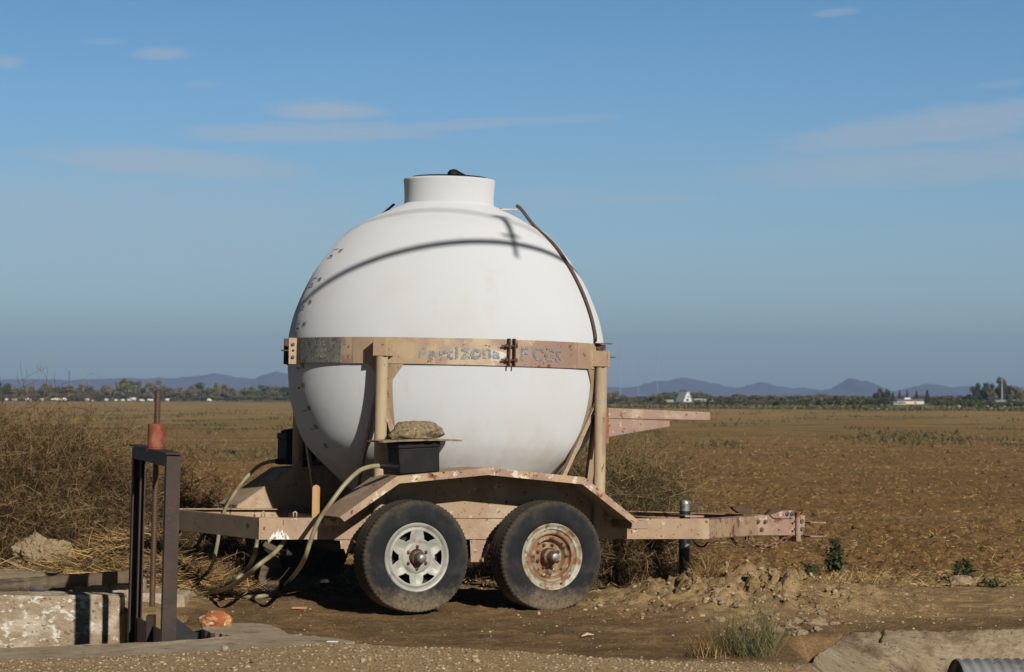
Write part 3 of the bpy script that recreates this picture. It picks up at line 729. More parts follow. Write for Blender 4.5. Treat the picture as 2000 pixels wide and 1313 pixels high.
# left joint plate with two bolts and the dark flange at the limb
a0 = onT(578, 684, RB)[0]
m = MB(); c_ = Vector((math.cos(a0), math.sin(a0), 0)); t_ = Vector((-math.sin(a0), math.cos(a0), 0))
tl = (TI.to_3x3() @ Vector((1, 0, 0))); tl.z = 0; tl.normalize()
base = c_ * (RB + .02) + Vector((0, 0, (zb_ + zt_) / 2)); nl = Vector((tl.y, -tl.x, 0))
m.prism([base - tl * .030 + Vector((0, 0, -.095)), base + tl * .030 + Vector((0, 0, -.095)), base + tl * .030 + Vector((0, 0, .09)), base - tl * .030 + Vector((0, 0, .09))], nl * .006)
jp = put(m.build('joint_plate', M['bandtan'], trailer))
for dz_ in (.045, -.045):
    m = MB(); b0 = base + Vector((0, 0, dz_)) + nl * .005; m.tube([b0, b0 + nl * .012], .013, 6); m.tube([b0 + nl * .011, b0 + nl * .02], .007, 8)
    m.build('bolt', M['steel'], jp)
m = MB(); b0 = base + nl * .0065; m.tube([b0, b0 + nl * .0015], .009, 12); m.build('bolt_hole', M['shade_black'], jp)
m = MB(); radial_box(m, 568, 686, RB - .004, RB + .05, .012, zb_ - .005, zt_ - .004)
put(m.build('joint_flange', M['rusty'], trailer))
m = MB(); m.tube([base - tl * .03, base - tl * .085], .006, 6); put(m.build('bolt', M['rusty'], trailer))

# ---- lettering: stencil letters wrapped on the band, gauge numbers on the tank
def text_mesh(body, size, bold=0.0):
    cu = bpy.data.curves.new('lettering', 'FONT'); cu.body = body; cu.size = size; cu.offset = bold; cu.resolution_u = 3
    o = bpy.data.objects.new('lettering', cu); C.objects.link(o)
    bpy.context.view_layer.update()
    me = bpy.data.meshes.new_from_object(o.evaluated_get(bpy.context.evaluated_depsgraph_get()))
    bpy.data.objects.remove(o); bpy.data.curves.remove(cu)
    return me
def wrap_text(name, body, size, a0, z0, mat_, parent, rad=None, off=.003, sx=1.0, bold=0.0, slant=0.0, lean=0.0):
    me = text_mesh(body, size, bold)
    import bmesh
    bm = bmesh.new(); bm.from_mesh(me)
    bmesh.ops.subdivide_edges(bm, edges=[e for e in bm.edges if e.calc_length() > .03], cuts=1)
    for v_ in bm.verts:
        x = v_.co.x * sx; z = z0 + v_.co.y + x * slant; rr = (rad or tankr(z)) + off
        a = a0 + x / rr; v_.co = (rr * math.cos(a), rr * math.sin(a), z)
    bm.to_mesh(me); bm.free(); me.materials.append(mat_)
    o = bpy.data.objects.new(name, me); C.objects.link(o); o.parent = parent
    return o
def worn(name, col, lo, hi, sc_=24, inside=None):
    """paint with worn-away gaps (transparent where it has flaked off)"""
    m_ = mat(name, col, [(inside, 30, .45, .6, 5)] if inside else [], .65)
    t = NT(m_.node_tree); out = [x for x in t.n if x.type == 'OUTPUT_MATERIAL'][0]; src = out.inputs['Surface'].links[0].from_socket
    tr = t.add('ShaderNodeBsdfTransparent'); mx = t.add('ShaderNodeMixShader'); tc = t.add('ShaderNodeTexCoord')
    t.set(mx.inputs[0], t.ramp(t.noise(sc_, 6, .6, tc.outputs['Object']), lo, hi)); t.l.new(tr.outputs[0], mx.inputs[1]); t.l.new(src, mx.inputs[2])
    t.l.new(mx.outputs[0], out.inputs['Surface']); return m_
BLUE = worn('worn blue-grey stencil paint', (.17, .205, .225), .41, .50, 36, (.26, .29, .30))
FAINT = worn('nearly gone stencil paint', (.28, .29, .29), .49, .57, 26)
INK = worn('faded black marker', (.10, .08, .07), .36, .50, 50)
rt = RB
for ch, px, y0, s_, mt in [('F', 816, 701, .115, FAINT), ('e', 834, 702, .125, BLUE), ('r', 857, 702, .125, BLUE), ('t', 872, 701, .125, BLUE), ('i', 888, 700, .125, BLUE), ('z', 901, 700, .135, BLUE),
                           ('o', 919, 700, .135, BLUE), ('n', 942, 699, .13, BLUE), ('a', 962, 700, .115, BLUE),
                           ('F', 1016, 702, .125, BLUE), ('C', 1040, 703, .125, BLUE), ('G', 1064, 705, .12, BLUE), ('S', 1085, 706, .12, BLUE)]:
    a, z, _ = onT(px, y0, RB + .004)
    wrap_text('letter', ch, s_, a, z, mt, band, rad=RB, off=.0055, bold=.0045)
# whitish worn patch round the last letter
a, z, _ = onT(972, 694, RB); vs = []; 
for k in range(20):
    th = k / 20 * 6.283; rr = 1 + .22 * math.sin(3 * th + 1) + .1 * math.sin(7 * th)
    aa = a + .055 * rr * math.cos(th) / RB; vs.append((RB * 1.0012 * math.cos(aa), RB * 1.0012 * math.sin(aa), z + .034 * rr * math.sin(th)))
MB().add(vs, [tuple(range(20))]).build('bare_patch', mat('bared pale primer', (.60, .56, .50), [((.45, .36, .28), 30, .55, .65, 5)], .6), band)
# plate lettering: an emblem box and three short lines
SC = M['scratch']
for tx, px, py, s_ in (('UTC', 616, 675, .050), ('CENTER', 616, 687, .030), ('SYSTEM', 616, 699, .030)):
    a, z, _ = onT(px, py, RB + .005); wrap_text('plate_lettering', tx, s_, a, z, SC, plate, rad=RB, off=.0062, bold=.0008, sx=1.15)
aL = onT(599, 686, RB)[0]; aR_ = onT(613, 686, RB)[0]
m = MB(); r0 = RB + .0060
def patch(a0_, a1_, z0_, z1_):
    n = max(1, int((a1_ - a0_) / .03)); 
    for i in range(n):
        p, q_ = a0_ + (a1_ - a0_) * i / n, a0_ + (a1_ - a0_) * (i + 1) / n
        m.add([(r0 * math.cos(p), r0 * math.sin(p), z0_), (r0 * math.cos(q_), r0 * math.sin(q_), z0_), (r0 * math.cos(q_), r0 * math.sin(q_), z1_), (r0 * math.cos(p), r0 * math.sin(p), z1_)], [(0, 1, 2, 3)])
zm = (zb_ + zt_) / 2; w_ = .0035
patch(aL, aR_, zm + .060, zm + .064); patch(aL, aR_, zm - .064, zm - .060)
patch(aL, aL + .004, zm - .06, zm + .06); patch(aR_ - .004, aR_, zm - .06, zm + .06)
for i in range(14):   # rounded letter shape inside the box
    th0 = math.pi * (1 + i / 14); th1 = math.pi * (1 + (i + 1) / 14); ac = (aL + aR_) / 2; aw = (aR_ - aL) * .32
    for rr in (1.0,):
        p0 = (ac + aw * math.cos(th0), zm + .0 + .05 * math.sin(th0)); p1 = (ac + aw * math.cos(th1), zm + .05 * math.sin(th1))
        m.add([(r0 * math.cos(p0[0]), r0 * math.sin(p0[0]), p0[1]), (r0 * math.cos(p1[0]), r0 * math.sin(p1[0]), p1[1]), (r0 * math.cos(p1[0]), r0 * math.sin(p1[0]), p1[1] + .006), (r0 * math.cos(p0[0]), r0 * math.sin(p0[0]), p0[1] + .006)], [(0, 1, 2, 3)])
patch(aL + .012, aL + .016, zm, zm + .055); patch(aR_ - .016, aR_ - .012, zm, zm + .055)
m.build('plate_emblem', SC, plate)
# gauge marks on the tank
for tx, px, py, dash in (('500', 588, 719, 580), ('400', 589, 758, 582), ('300', 601, 802, 593), ('200', 615, 838, 607), ('100', 635, 875, 628)):
    a, z, _ = onT(px, py); ad = onT(dash, py + 2)[0]
    wrap_text('gauge_number', tx, .046, a, z, INK, tank, off=.002, bold=.0009, sx=.85)
    m = MB(); zz = z - .006; rr = tankr(zz) + .002
    m.add([(rr * math.cos(p), rr * math.sin(p), k) for p, k in ((ad, zz), (a - .02, zz), (a - .02, zz + .012), (ad, zz + .012))], [(0, 1, 2, 3)]); m.build('gauge_dash', INK, tank)
WHT = mat('bright white raised tab', (.80, .80, .77), rough=.5)
for tx, px, py in (('900', 660, 494), ('800', 620, 550), ('700', 602, 594), ('600', 591, 637)):
    a, z, _ = onT(px, py); 
    wrap_text('gauge_number', tx, .042, a, z, INK, tank, off=.003, bold=.0009, sx=.85)
    m = MB()
    for u0_, u1_, v0_, v1_ in ((-.16, -.045, -.035, -.025), (-.16, -.045, .028, .036), (-.17, -.150, -.035, .036)):
        vs = []
        for uu, vv in ((u0_, v0_), (u1_, v0_), (u1_, v1_), (u0_, v1_)):
            rr = tankr(z + vv) + .003; aa = a + uu * .8 / rr; vs.append((rr * math.cos(aa), rr * math.sin(aa), z + vv))
        m.add(vs, [(0, 1, 2, 3)])
    m.build('gauge_tab', WHT, tank)
    m = MB(); vs = []
    for uu, vv in ((-.13, -.022), (-.07, -.022), (-.07, -.010), (-.13, -.010)):
        rr = tankr(z + vv) + .004; aa = a + uu * .8 / rr; vs.append((rr * math.cos(aa), rr * math.sin(aa), z + vv))
    m.add(vs, [(0, 1, 2, 3)]).build('gauge_dash', INK, tank)

# ---- frame
YR = .38
zr1 = L(505, 1011.5, YR).z; zr0 = L(505, 1054, YR).z
xl = L(506, 1030, YR).x; xr = L(1385, 1030, YR).x
RH = zr1 - zr0
def channel(mm, a, b, inward, z0, z1, fl=.045, th=.007):
    """C-channel from a to b (2D points), flanges pointing to the side 'inward'"""
    a = Vector((*a, 0)); b = Vector((*b, 0)); t = (b - a).normalized(); nrm = Vector((-t.y, t.x, 0)) * inward
    for off0, off1, za, zb in ((0, th, z0, z1), (th, fl, z0, z0 + th), (th, fl, z1 - th, z1)):
        p = [a + nrm * off0, b + nrm * off0, b + nrm * off1, a + nrm * off1]
        mm.prism([q_ + Vector((0, 0, za)) for q_ in p], (0, 0, zb - za))
YF = 2 * YC - YR
xlf = L(318, 1015, YF).x
for s_, yy in ((1, YR), (-1, YF)):
    m = MB(); channel(m, (xl if s_ == 1 else xlf, yy), (xr, yy), s_, zr0, zr1)
    m.build('side_rail', M['tan'], trailer)
m = MB(); channel(m, (xl - .001, YR + .001), (xlf - .001, YF - .001), -1, zr0 + .001, zr1 - .001, fl=.05)
m.build('rear_crossmember', M['tan_dark'], trailer)
# drawbar: the rails bend in to the coupler
zc1 = L(1475, 1006, 1.16).z; zc0 = L(1475, 1046, 1.16).z
xc = L(1475, 1030, 1.14).x
for s_ in (1, -1):
    ya, yb = (YR, YC - .10) if s_ == 1 else (YF, YC + .10)
    m = MB(); th = .007
    t = (Vector((xc, yb, 0)) - Vector((xr, ya, 0))).normalized(); nrm = Vector((-t.y, t.x, 0)) * s_
    A_ = Vector((xr, ya, 0)); B_ = Vector((xc, yb, 0)); z = lambda v_, k: v_ + Vector((0, 0, k))
    m.prism([z(A_, zr0), z(B_, zc0), z(B_, zc1), z(A_, zr1)], nrm * th)
    m.prism([z(A_, zr1 - th), z(B_, zc1 - th), z(B_, zc1), z(A_, zr1)], nrm * .055)
    m.prism([z(A_, zr0), z(B_, zc0), z(B_, zc0 + th), z(A_, zr0 + th)], nrm * .055)
    m.build('drawbar_rail', M['coup'], trailer)
# cross members
for xx, dz_ in ((XT - .86, 0), (XT + .86, 0), (0.0, 0), (xr - .02, 0)):
    m = MB(); m.box((xx, YC, (zr0 + zr1) / 2 - .01), (.07, YF - YR - .02, RH - .03), bev=.004); m.build('cross_beam', M['tan_dark'], trailer)
# coupler
xce = L(1572, 1030, YC - .1).x
m = MB()
m.box(((xc + xce) / 2, YC, (zc0 + zc1) / 2), (xce - xc, .21, (zc1 - zc0)), bev=.006)
coup = m.build('coupler', M['coup'], trailer)
m = MB()
pA = L(1503, 1012, YC - .118); pB = L(1556, 1000, YC - .118)
yy = YC - .106
q = [L(1503, 1006, yy), L(1510, 1012.5, yy), L(1548, 1012.5, yy), L(1550, 997.5, yy), L(1528, 997.5, yy)]
m.prism(q, (0, -.012, 0)); m.build('latch_plate', M['coup'], coup)
m = MB(); e0 = L(1560, 1030, YC - .12)
m.box((e0.x, YC, (zc0 + zc1) / 2 - .01), (.05, .27, (zc1 - zc0) + .075), bev=.008); m.build('end_plate', M['coup'], coup)
for px, py in ((1480, 1018.6), (1494, 1018.6), (1486.8, 1034)):
    m = MB(); p = L(px, py, YC - .105); m.tube([p, p + Vector((0, -.016, 0))], .016, 6); m.tube([p, p + Vector((0, -.026, 0))], .008, 8); m.build('bolt', M['steel'], coup)
for px, py in ((1537, 1003.5), (1546.5, 1003.5)):
    m = MB(); p = L(px, py, YC - .117); m.tube([p, p + Vector((0, -.014, 0))], .016, 12); m.tube([p, p + Vector((0, -.024, 0))], .009, 6); m.build('bolt', M['steel'], coup)
for px, py in ((1565.5, 1018), (1566, 1033)):
    m = MB(); p = L(px, py, YC - .135); m.tube([p, p + Vector((0, -.016, 0))], .016, 6); m.build('bolt', M['steel'], coup)
for px, py in ((1552, 1019), (1552, 1034), (1565, 1002.5), (1566, 1047.5)):
    m = MB(); p = L(px, py, YC - .1365); m.tube([p, p + Vector((0, -.001, 0))], .010, 12); m.build('bolt_hole', M['shade_black'], coup)
for py, dz_ in ((1020, 0), (1047, 0)):
    m = MB(); p = L(1570, py, YC); m.box(p + Vector((.07, -.02, 0)), (.14, .16, .012), bev=.004); m.build('jaw_plate', M['coup'], coup)
m = MB()
q = [L(1427, 990, YC), L(1430, 994, YC), L(1442, 1003, YC), L(1463, 1004, YC), L(1462, 996, YC), L(1450, 992, YC), L(1432, 989, YC)]
m.prism([p + Vector((0, .02, 0)) for p in q], (0, -.045, 0)); m.build('latch_lever', M['rusty'], coup)
m = MB(); m.prism([L(1496, 1006, YC), L(1507, 996, YC), L(1530, 995, YC), L(1550, 997, YC), L(1550, 1005, YC)], (0, .05, 0)); m.build('latch_cover', M['rusty'], coup)
# safety chain
M['chain'] = mat('rusty chain', (.12, .06, .035), [((.30, .17, .10), 30, .5, .6, 5)], .7)
def chain(pts, parent, n):
    sp_ = spline(pts, 12); Ls = [0]
    for a, b in zip(sp_[:-1], sp_[1:]): Ls.append(Ls[-1] + (b - a).length)
    for i in range(n):
        d0 = Ls[-1] * (i + .5) / n; k = max(1, next(j for j, l in enumerate(Ls) if l >= d0)); f = (d0 - Ls[k - 1]) / (Ls[k] - Ls[k - 1])
        c = sp_[k - 1].lerp(sp_[k], f); t = (sp_[k] - sp_[k - 1]).normalized()
        s1 = t.cross(Vector((0, 1, 0))).normalized(); s2 = t.cross(s1)
        sd = (s1 if i % 2 else s2 * .8 + s1 * .5).normalized(); hl = Ls[-1] / n * .62; hw = hl * .52
        mm = MB(); mm.tube([c + t * hl * math.cos(a) + sd * hw * math.sin(a) for a in np.linspace(0, 6.283, 12, endpoint=False)], hl * .26, 6, closed=True)
        mm.build('chain_link', M['chain'], parent, smooth=True)
ch = MB(); ch.tube([L(1428, 1046, YC - .12), L(1429, 1052, YC - .12)], .012, 6)
cho = ch.build('chain', M['rusty'], trailer)
chain([L(1428, 1048, YC - .12), L(1437, 1062, YC - .12), L(1450, 1068, YC - .14), L(1462, 1062, YC - .16)], cho, 6)
chain([L(1458, 1046, YC - .16), L(1464, 1058, YC - .16), L(1482, 1067, YC - .16), L(1505, 1067, YC - .15), L(1526, 1058, YC - .14), L(1545, 1047, YC - .13)], cho, 9)
# jack
pj = L(1337, 1050, YC); 
m = MB(); zt2 = L(1337, 1003, YC).z; zb2 = L(1337, 1122, YC).z
m.lathe([(.041, zb2), (.041, zt2 + .005), (.044, zt2 + .006), (.044, zt2 + .018), (.041, zt2 + .019)], n=28, cap=True)
jack = m.build('jack', M['jack'], trailer, smooth=True, auto=40); jack.location = (pj.x, YC, 0)
m = MB(); zt3 = L(1337, 976, YC).z
m.lathe([(.039, zt2 + .015), (.040, zt2 + .07), (.044, zt2 + .072), (.044, zt3 - .02), (.036, zt3 - .006), (.02, zt3), (.001, zt3)], n=28)
m.build('jack_cap', M['zinc'], jack, smooth=True, auto=35)
m = MB(); m.box((0, 0, zr1 - .01), (.16, .3, .012)); m.build('jack_plate', M['tan'], jack)
m = MB(); m.tube(spline([(.05, -.03, zr0 - .02), (.06, -.05, zr0 - .07), (.12, -.06, zr0 - .10), (.17, -.06, zr0 - .065)], 6), .007, 6); m.build('brake_cable', M['black'], jack, smooth=True)

# ---- fenders with their inner panels, near side then the far side mirrored
FP = [(663, 1010), (775, 930.5), (953, 914), (1141, 932.5), (1246, 1017)]
def fender(side):
    f = (lambda p: p) if side == 1 else mir
    pts = [L(px, py, -.02) for px, py in FP]
    m = MB(); wd = .40; th = .006; lip = .048
    for a, b in zip(pts[:-1], pts[1:]):
        q_ = [a, b, b + Vector((0, wd, 0)), a + Vector((0, wd, 0))]
        m.prism([f(p) for p in q_], (0, 0, -th))
    top = m.build('fender', M['tan'], trailer)
    m = MB()
    dn = [Vector((.035, 0, -.03)), Vector((.018, 0, -lip)), Vector((0, 0, -lip)), Vector((-.014, 0, -lip)), Vector((-.035, 0, -.026))]
    for i in range(4):
        a, b = pts[i], pts[i + 1]
        m.prism([f(p + Vector((0, .0, .0008 + .0004 * (i % 2)))) for p in (a, b)] + [f(b + dn[i + 1]), f(a + dn[i])], Vector((0, -.005 * side, 0)))
    m.build('fender_lip', M['lip'], top)
    # inner panel
    m = MB(); yp = YR - .006
    lo = zr1 + .002
    q_ = [Vector((p.x, yp, p.z - .008)) for p in pts]
    q_[0].z = max(q_[0].z, lo + .002); q_[-1].z = max(q_[-1].z, lo + .002)
    poly = [Vector((q_[0].x, yp, lo))] + q_ + [Vector((q_[-1].x, yp, lo))]
    m.prism([f(p) for p in poly], (0, -.004 * side, 0))
    m.build('fender_panel', M['tan'], top)
    # light box behind the rear end and bracket at the front end
    m = MB(); a = L(632, 1011, YR - .01); b = L(669, 1026, YR - .01)
    m.box(f(Vector(((a.x + b.x) / 2, YR - .03, (a.z + b.z) / 2))), (abs(b.x - a.x), .05, abs(a.z - b.z)), bev=.004)
    m.build('light_box', M['bandtan'], top)
    m = MB(); a = L(1206, 1015, YR - .1); b = L(1238, 1031, YR - .1)
    m.box(f(Vector(((a.x + b.x) / 2, YR - .16, (a.z + b.z) / 2))), (abs(b.x - a.x), .31, abs(a.z - b.z)), bev=.004)
    m.build('fender_bracket', M['tan_dark'], top)
    return top
fender(1); fender(-1)
# spring hangers and springs
for side in (1, -1):
    f = (lambda p: p) if side == 1 else mir
    for poly in ([(650, 1055), (690, 1055), (690, 1068), (676, 1084), (672, 1072), (666, 1072), (664, 1056)], [(918, 1055), (962, 1055), (944, 1098), (920, 1098)]):
        m = MB(); m.prism([f(L(px, py, YR - .02)) for px, py in poly], (0, .006 * side, 0)); m.prism([f(L(px, py, YR + .05)) for px, py in poly], (0, .006 * side, 0)); m.build('spring_hanger', M['tan'], trailer)
    m = MB(); a = L(951, 1066, YR + .01); b = L(937, 1093, YR + .01)
    m.tube([f(a + Vector((0, -.06, 0))), f(b + Vector((0, -.06, 0)))], .014, 8); m.tube([f(a + Vector((0, -.08, 0))), f(a + Vector((0, .05, 0)))], .017, 8); m.tube([f(b + Vector((0, -.08, 0))), f(b + Vector((0, .05, 0)))], .017, 8)
    m.build('spring_shackle', M['tan_dark'], trailer)
WX = [L(815.8, 1101, 0).x, L(1080.4, 1098, 0).x]; WR = .394; WZ = WR - .018
for xx in WX:
    for side in (1, -1):
        f = (lambda p: p) if side == 1 else mir
        m = MB()
        for k in range(4):
            hl = .36 - .07 * k
            sp_ = [f(Vector((xx + t * hl, YR + .03, WZ + .06 + k * .011 + .07 * (t * hl / .36) ** 2))) for t in np.linspace(-1, 1, 9)]
            for a, b in zip(sp_[:-1], sp_[1:]):
                m.prism([a + Vector((0, -.025, 0)), b + Vector((0, -.025, 0)), b + Vector((0, .025, 0)), a + Vector((0, .025, 0))], (0, 0, -.009))
        m.build('leaf_spring', M['drum'], trailer)
    m = MB(); m.tube([(xx, .2, WZ), (xx, 2 * YC - .2, WZ)], .04, 14); m.build('axle', M['drum'], trailer, smooth=True)

# ---- wheels
def tyre_mat():
    m_ = mat('dusty black tyre rubber', (.014, .0155, .019), [((.030, .031, .032), 7, .45, .7, 6), ((.07, .056, .038), 9, .57, .76, 8, .7)], .85, bump=(70, .0015, 5), spec=.25)
    t = NT(m_.node_tree); bs = [x for x in t.n if x.type == 'BSDF_PRINCIPLED'][0]; src = bs.inputs['Base Color'].links[0].from_socket
    tc = t.add('ShaderNodeTexCoord'); sx = t.add('ShaderNodeSeparateXYZ'); t.l.new(tc.outputs['Object'], sx.inputs[0])
    rad = t.m('SQRT', t.m('ADD', t.m('POWER', sx.outputs[0], 2), t.m('POWER', sx.outputs[2], 2)))
    nz = t.noise(13, 7, .65, tc.outputs['Object'])
    # dried mud: outer part of the tread and the foot of the tyre
    f1 = t.ramp(t.m('ADD', rad, t.m('MULTIPLY', t.m('SUBTRACT', nz, .5), .12)), .325, .385)
    f2 = t.ramp(t.m('ADD', t.m('MULTIPLY', sx.outputs[2], -1), t.m('MULTIPLY', t.m('SUBTRACT', nz, .5), .28)), .17, .36)
    f = t.m('MULTIPLY', t.m('MAXIMUM', t.m('MULTIPLY', f1, .28), f2), t.ramp(t.noise(42, 6, .65, tc.outputs['Object']), .30, .60, .45, 1))
    t.set(bs.inputs['Base Color'], t.mix(f, src, (.20, .155, .10))); return m_
MT = tyre_mat()
MR1 = mat('silver-white painted steel rim', (.31, .31, .275), [((.39, .385, .345), 5, .4, .65, 6), ((.21, .18, .14), 9, .52, .68, 7, .8), ((.20, .10, .05), 26, .68, .72, 6, .8)], .5, .1, bump=(60, .001, 5))
MR2 = mat('rusted pale steel rim', (.38, .38, .31), [((.30, .21, .12), 6, .46, .60, 9, .8), ((.21, .10, .05), 14, .50, .60, 9, .9), ((.36, .20, .10), 18, .56, .64, 8, .8), ((.55, .54, .47), 13, .62, .68, 7, .7), ((.06, .035, .025), 18, .60, .68, 7, .8)], .6, .2, bump=(70, .002, 6))
MR3 = mat('orange rusted dish', (.24, .135, .07), [((.36, .30, .21), 9, .46, .60, 8, .85), ((.30, .13, .05), 13, .52, .62, 8, .9), ((.06, .035, .025), 17, .54, .64, 8, .9), ((.48, .48, .40), 22, .60, .66, 7, .8)], .7, .1, bump=(70, .002, 6))
MHB = mat('rusty brown hub', (.14, .075, .05), [((.24, .15, .10), 15, .5, .65, 6), ((.06, .035, .025), 20, .55, .7, 6)], .6, .3)
MHC = mat('grey grease cap', (.30, .31, .31), [((.16, .12, .09), 20, .5, .65, 5)], .45, .6)
TW = .235
def wheel(kind):
    """axle along y, outer face towards -y at y = 0"""
    wl = empty('wheel')
    # tyre section, from the inner bead over the tread to the outer bead
    sec = [(.221, .035), (.229, .022), (.241, .010), (.258, .003), (.285, -.004), (.312, -.004), (.330, .001), (.336, .003), (.345, .004), (.364, .009), (.379, .017), (.386, .030)]
    groov = []
    y_ = .040
    for k, wdt in enumerate((.030, .034, .034, .030)):
        groov += [(.385, y_), (.386, y_ + wdt)]; y_ += wdt
        if k < 3: groov += [(.374, y_ + .0025), (.374, y_ + .0095)]; y_ += .012
    sec2 = sec + groov + [(r_, TW - yy_) for r_, yy_ in sec[::-1]]
    N = 240; i0, i1 = 8, 12; lo2 = len(sec2) - 12
    def mod(i, k):
        if 9 <= i <= 12 and k % 3 == 0: return -.0055
        if lo2 - 1 <= i <= lo2 + 2 and (k + 1) % 3 == 0: return -.0055
        return 0
    m = MB(); m.lathe(sec2, axis='y', n=N, mod=mod); ty = m.build('tyre', MT, wl, smooth=True, auto=28)
    for v_ in ty.data.vertices:                     # slight bulge where the load presses it on the earth
        if v_.co.z < -.30:
            k_ = (-v_.co.z - .30) / .085; v_.co.z += .014 * max(0, k_); v_.co.y += (-.012 if v_.co.y < TW / 2 else .012) * min(1, max(0, k_)) * .8
    m = MB(); KR = 1.034
    if kind == 1:
        n = 180; prof1 = [(r_ * KR, y_) for r_, y_ in [(.221, .028), (.224, .016), (.220, .012), (.214, .013), (.206, .020), (.199, .028), (.196, .026), (.190, .020), (.186, .018), (.150, .020), (.105, .030), (.098, .022), (.088, .018), (.058, .018), (.052, .030), (.050, .055)]]
        vs = []; fs = []
        mp = len(prof1)
        for r_, yy_ in prof1:
            for k in range(n):
                a = 2 * math.pi * k / n; vs.append((r_ * math.cos(a), yy_, r_ * math.sin(a)))
        def hole(r_, a):
            d_ = ((math.degrees(a) + 30) % 60) - 30
            return .132 < r_ < .184 and abs(d_) < (8.0 + (r_ - .134) / .046 * 8.0)
        # finer rings over the spoke face so the openings have their slanting sides
        m2 = MB(); rr = list(np.linspace(.192, .108, 19)); prof2 = prof1[:9] + [(r_, .018 + .010 * ((.192 - r_) / .084)) for r_ in rr[1:]] + prof1[11:]
        vs = []; n = 240
        def yrel(r_, a, y0):   # spokes stand proud between the openings
            d_ = abs(((math.degrees(a) - 30 + 30) % 60) - 30) / 30   # 1 on a spoke, 0 at an opening
            if .105 < r_ < .187: k_ = math.sin(math.pi * min(1, max(0, (r_ - .105) / .082))); return y0 - .010 * k_ * d_ + .007 * k_ * (1 - d_)
            return y0
        for r_, yy_ in prof2:
            for k in range(n):
                a = 2 * math.pi * k / n; vs.append((r_ * math.cos(a), yrel(r_, a, yy_), r_ * math.sin(a)))
        fs = []
        for i in range(len(prof2) - 1):
            rm = (prof2[i][0] + prof2[i + 1][0]) / 2
            for k in range(n):
                if hole(rm, 2 * math.pi * (k + .5) / n): continue
                fs.append((i * n + k, i * n + (k + 1) % n, (i + 1) * n + (k + 1) % n, (i + 1) * n + k))
        rim = MB().add(vs, fs).build('rim', MR1, wl, smooth=True, auto=40)
        so = rim.modifiers.new('thickness', 'SOLIDIFY'); so.thickness = .006; so.offset = 0
        # small slots under the rim edge
        for k in range(6):
            a = math.radians(90 + 60 * k + 0); p = Vector((.2115 * math.cos(a), .0205, .2115 * math.sin(a)))
            m = MB(); m.box(p, (.034, .004, .006), rot=Matrix.Rotation(-(a - math.pi / 2), 3, 'Y')); m.build('rim_slot', M['shade_black'], wl)
        for k in range(6):
            m = MB(); a = math.radians(90 + 60 * k); p = Vector((.074 * math.cos(a), 0, .074 * math.sin(a)))
            m.tube([p + Vector((0, .020, 0)), p + Vector((0, .002, 0))], .0115, 6); m.tube([p + Vector((0, .004, 0)), p + Vector((0, -.008, 0))], .0065, 8); m.build('lug_nut', MHB, wl)
        m = MB(); m.lathe([(.050, .05), (.050, -.012), (.044, -.020), (.038, -.022), (.036, -.050), (.034, -.052)], axis='y', n=40); hub = m.build('hub', MHB, wl, smooth=True, auto=35)
        m = MB(); m.lathe([(.031, -.045), (.031, -.075), (.025, -.086), (.012, -.089), (.001, -.089)], axis='y', n=32); m.build('grease_cap', MHC, hub, smooth=True, auto=50)
    else:
        prof1 = [(r_ * KR, y_) for r_, y_ in [(.221, .028), (.224, .016), (.220, .012), (.213, .013), (.205, .022), (.196, .026), (.186, .024), (.180, .036), (.176, .040), (.170, .034), (.160, .030), (.152, .034), (.149, .050), (.146, .062), (.142, .060), (.132, .050), (.118, .052), (.110, .062), (.106, .085), (.100, .092), (.070, .092), (.062, .085), (.050, .085)]]
        m.lathe(prof1[:10], axis='y', n=120); rim = m.build('rim', MR2, wl, smooth=True, auto=40)
        m = MB(); m.lathe(prof1[9:], axis='y', n=120); m.build('rim_dish', MR3, wl, smooth=True, auto=40)
        for k in range(8):
            m = MB(); a = math.radians(22 + 45 * k); p = Vector((.083 * math.cos(a), .092, .083 * math.sin(a)))
            m.tube([p, p + Vector((0, -.014, 0))], .012, 6); m.tube([p, p + Vector((0, -.024, 0))], .007, 8); m.build('lug_nut', M['rusty'], wl)
        for k in range(8):
            m = MB(); a = math.radians(45 * k); p = Vector((.126 * math.cos(a), .0505, .126 * math.sin(a)))
            m.tube([p + Vector((0, .002, 0)), p + Vector((0, -.001, 0))], .009, 12); m.build('rim_hole', M['shade_black'], wl)
        m = MB(); a = math.radians(-68); p = Vector((.199 * math.cos(a), .022, .199 * math.sin(a))); m.tube([p, p + Vector((0, -.008, 0))], .008, 8); m.build('valve_hole', M['shade_black'], wl)
        m = MB(); m.lathe([(.060, .095), (.058, .040), (.054, .030), (.040, .024), (.038, .010), (.036, -.005), (.034, -.008)], axis='y', n=40); hub = m.build('hub', MHB, wl, smooth=True, auto=35)
        m = MB(); m.lathe([(.031, .0), (.031, -.034), (.026, -.046), (.012, -.050), (.001, -.050)], axis='y', n=32); m.build('grease_cap', MHC, hub, smooth=True, auto=50)
    m = MB(); m.lathe([(.001, .10), (.215, .10), (.218, .13), (.218, TW - .03), (.001, TW - .03)], axis='y', n=48); m.build('drum', M['drum'], wl, smooth=True, auto=40)
    return wl
w1 = wheel(1); w2 = wheel(2)
for wl, xx in ((w1, WX[0]), (w2, WX[1])):
    wl.parent = trailer; wl.location = (xx, 0, WZ)
    c = copy_tree(wl, trailer); c.location = (xx, 2 * YC, WZ); c.rotation_euler = (0, 0, math.pi)
w1['label'] = 'wheel with six-opening silver-white rim'; w2['label'] = 'wheel with deep rusty rim'

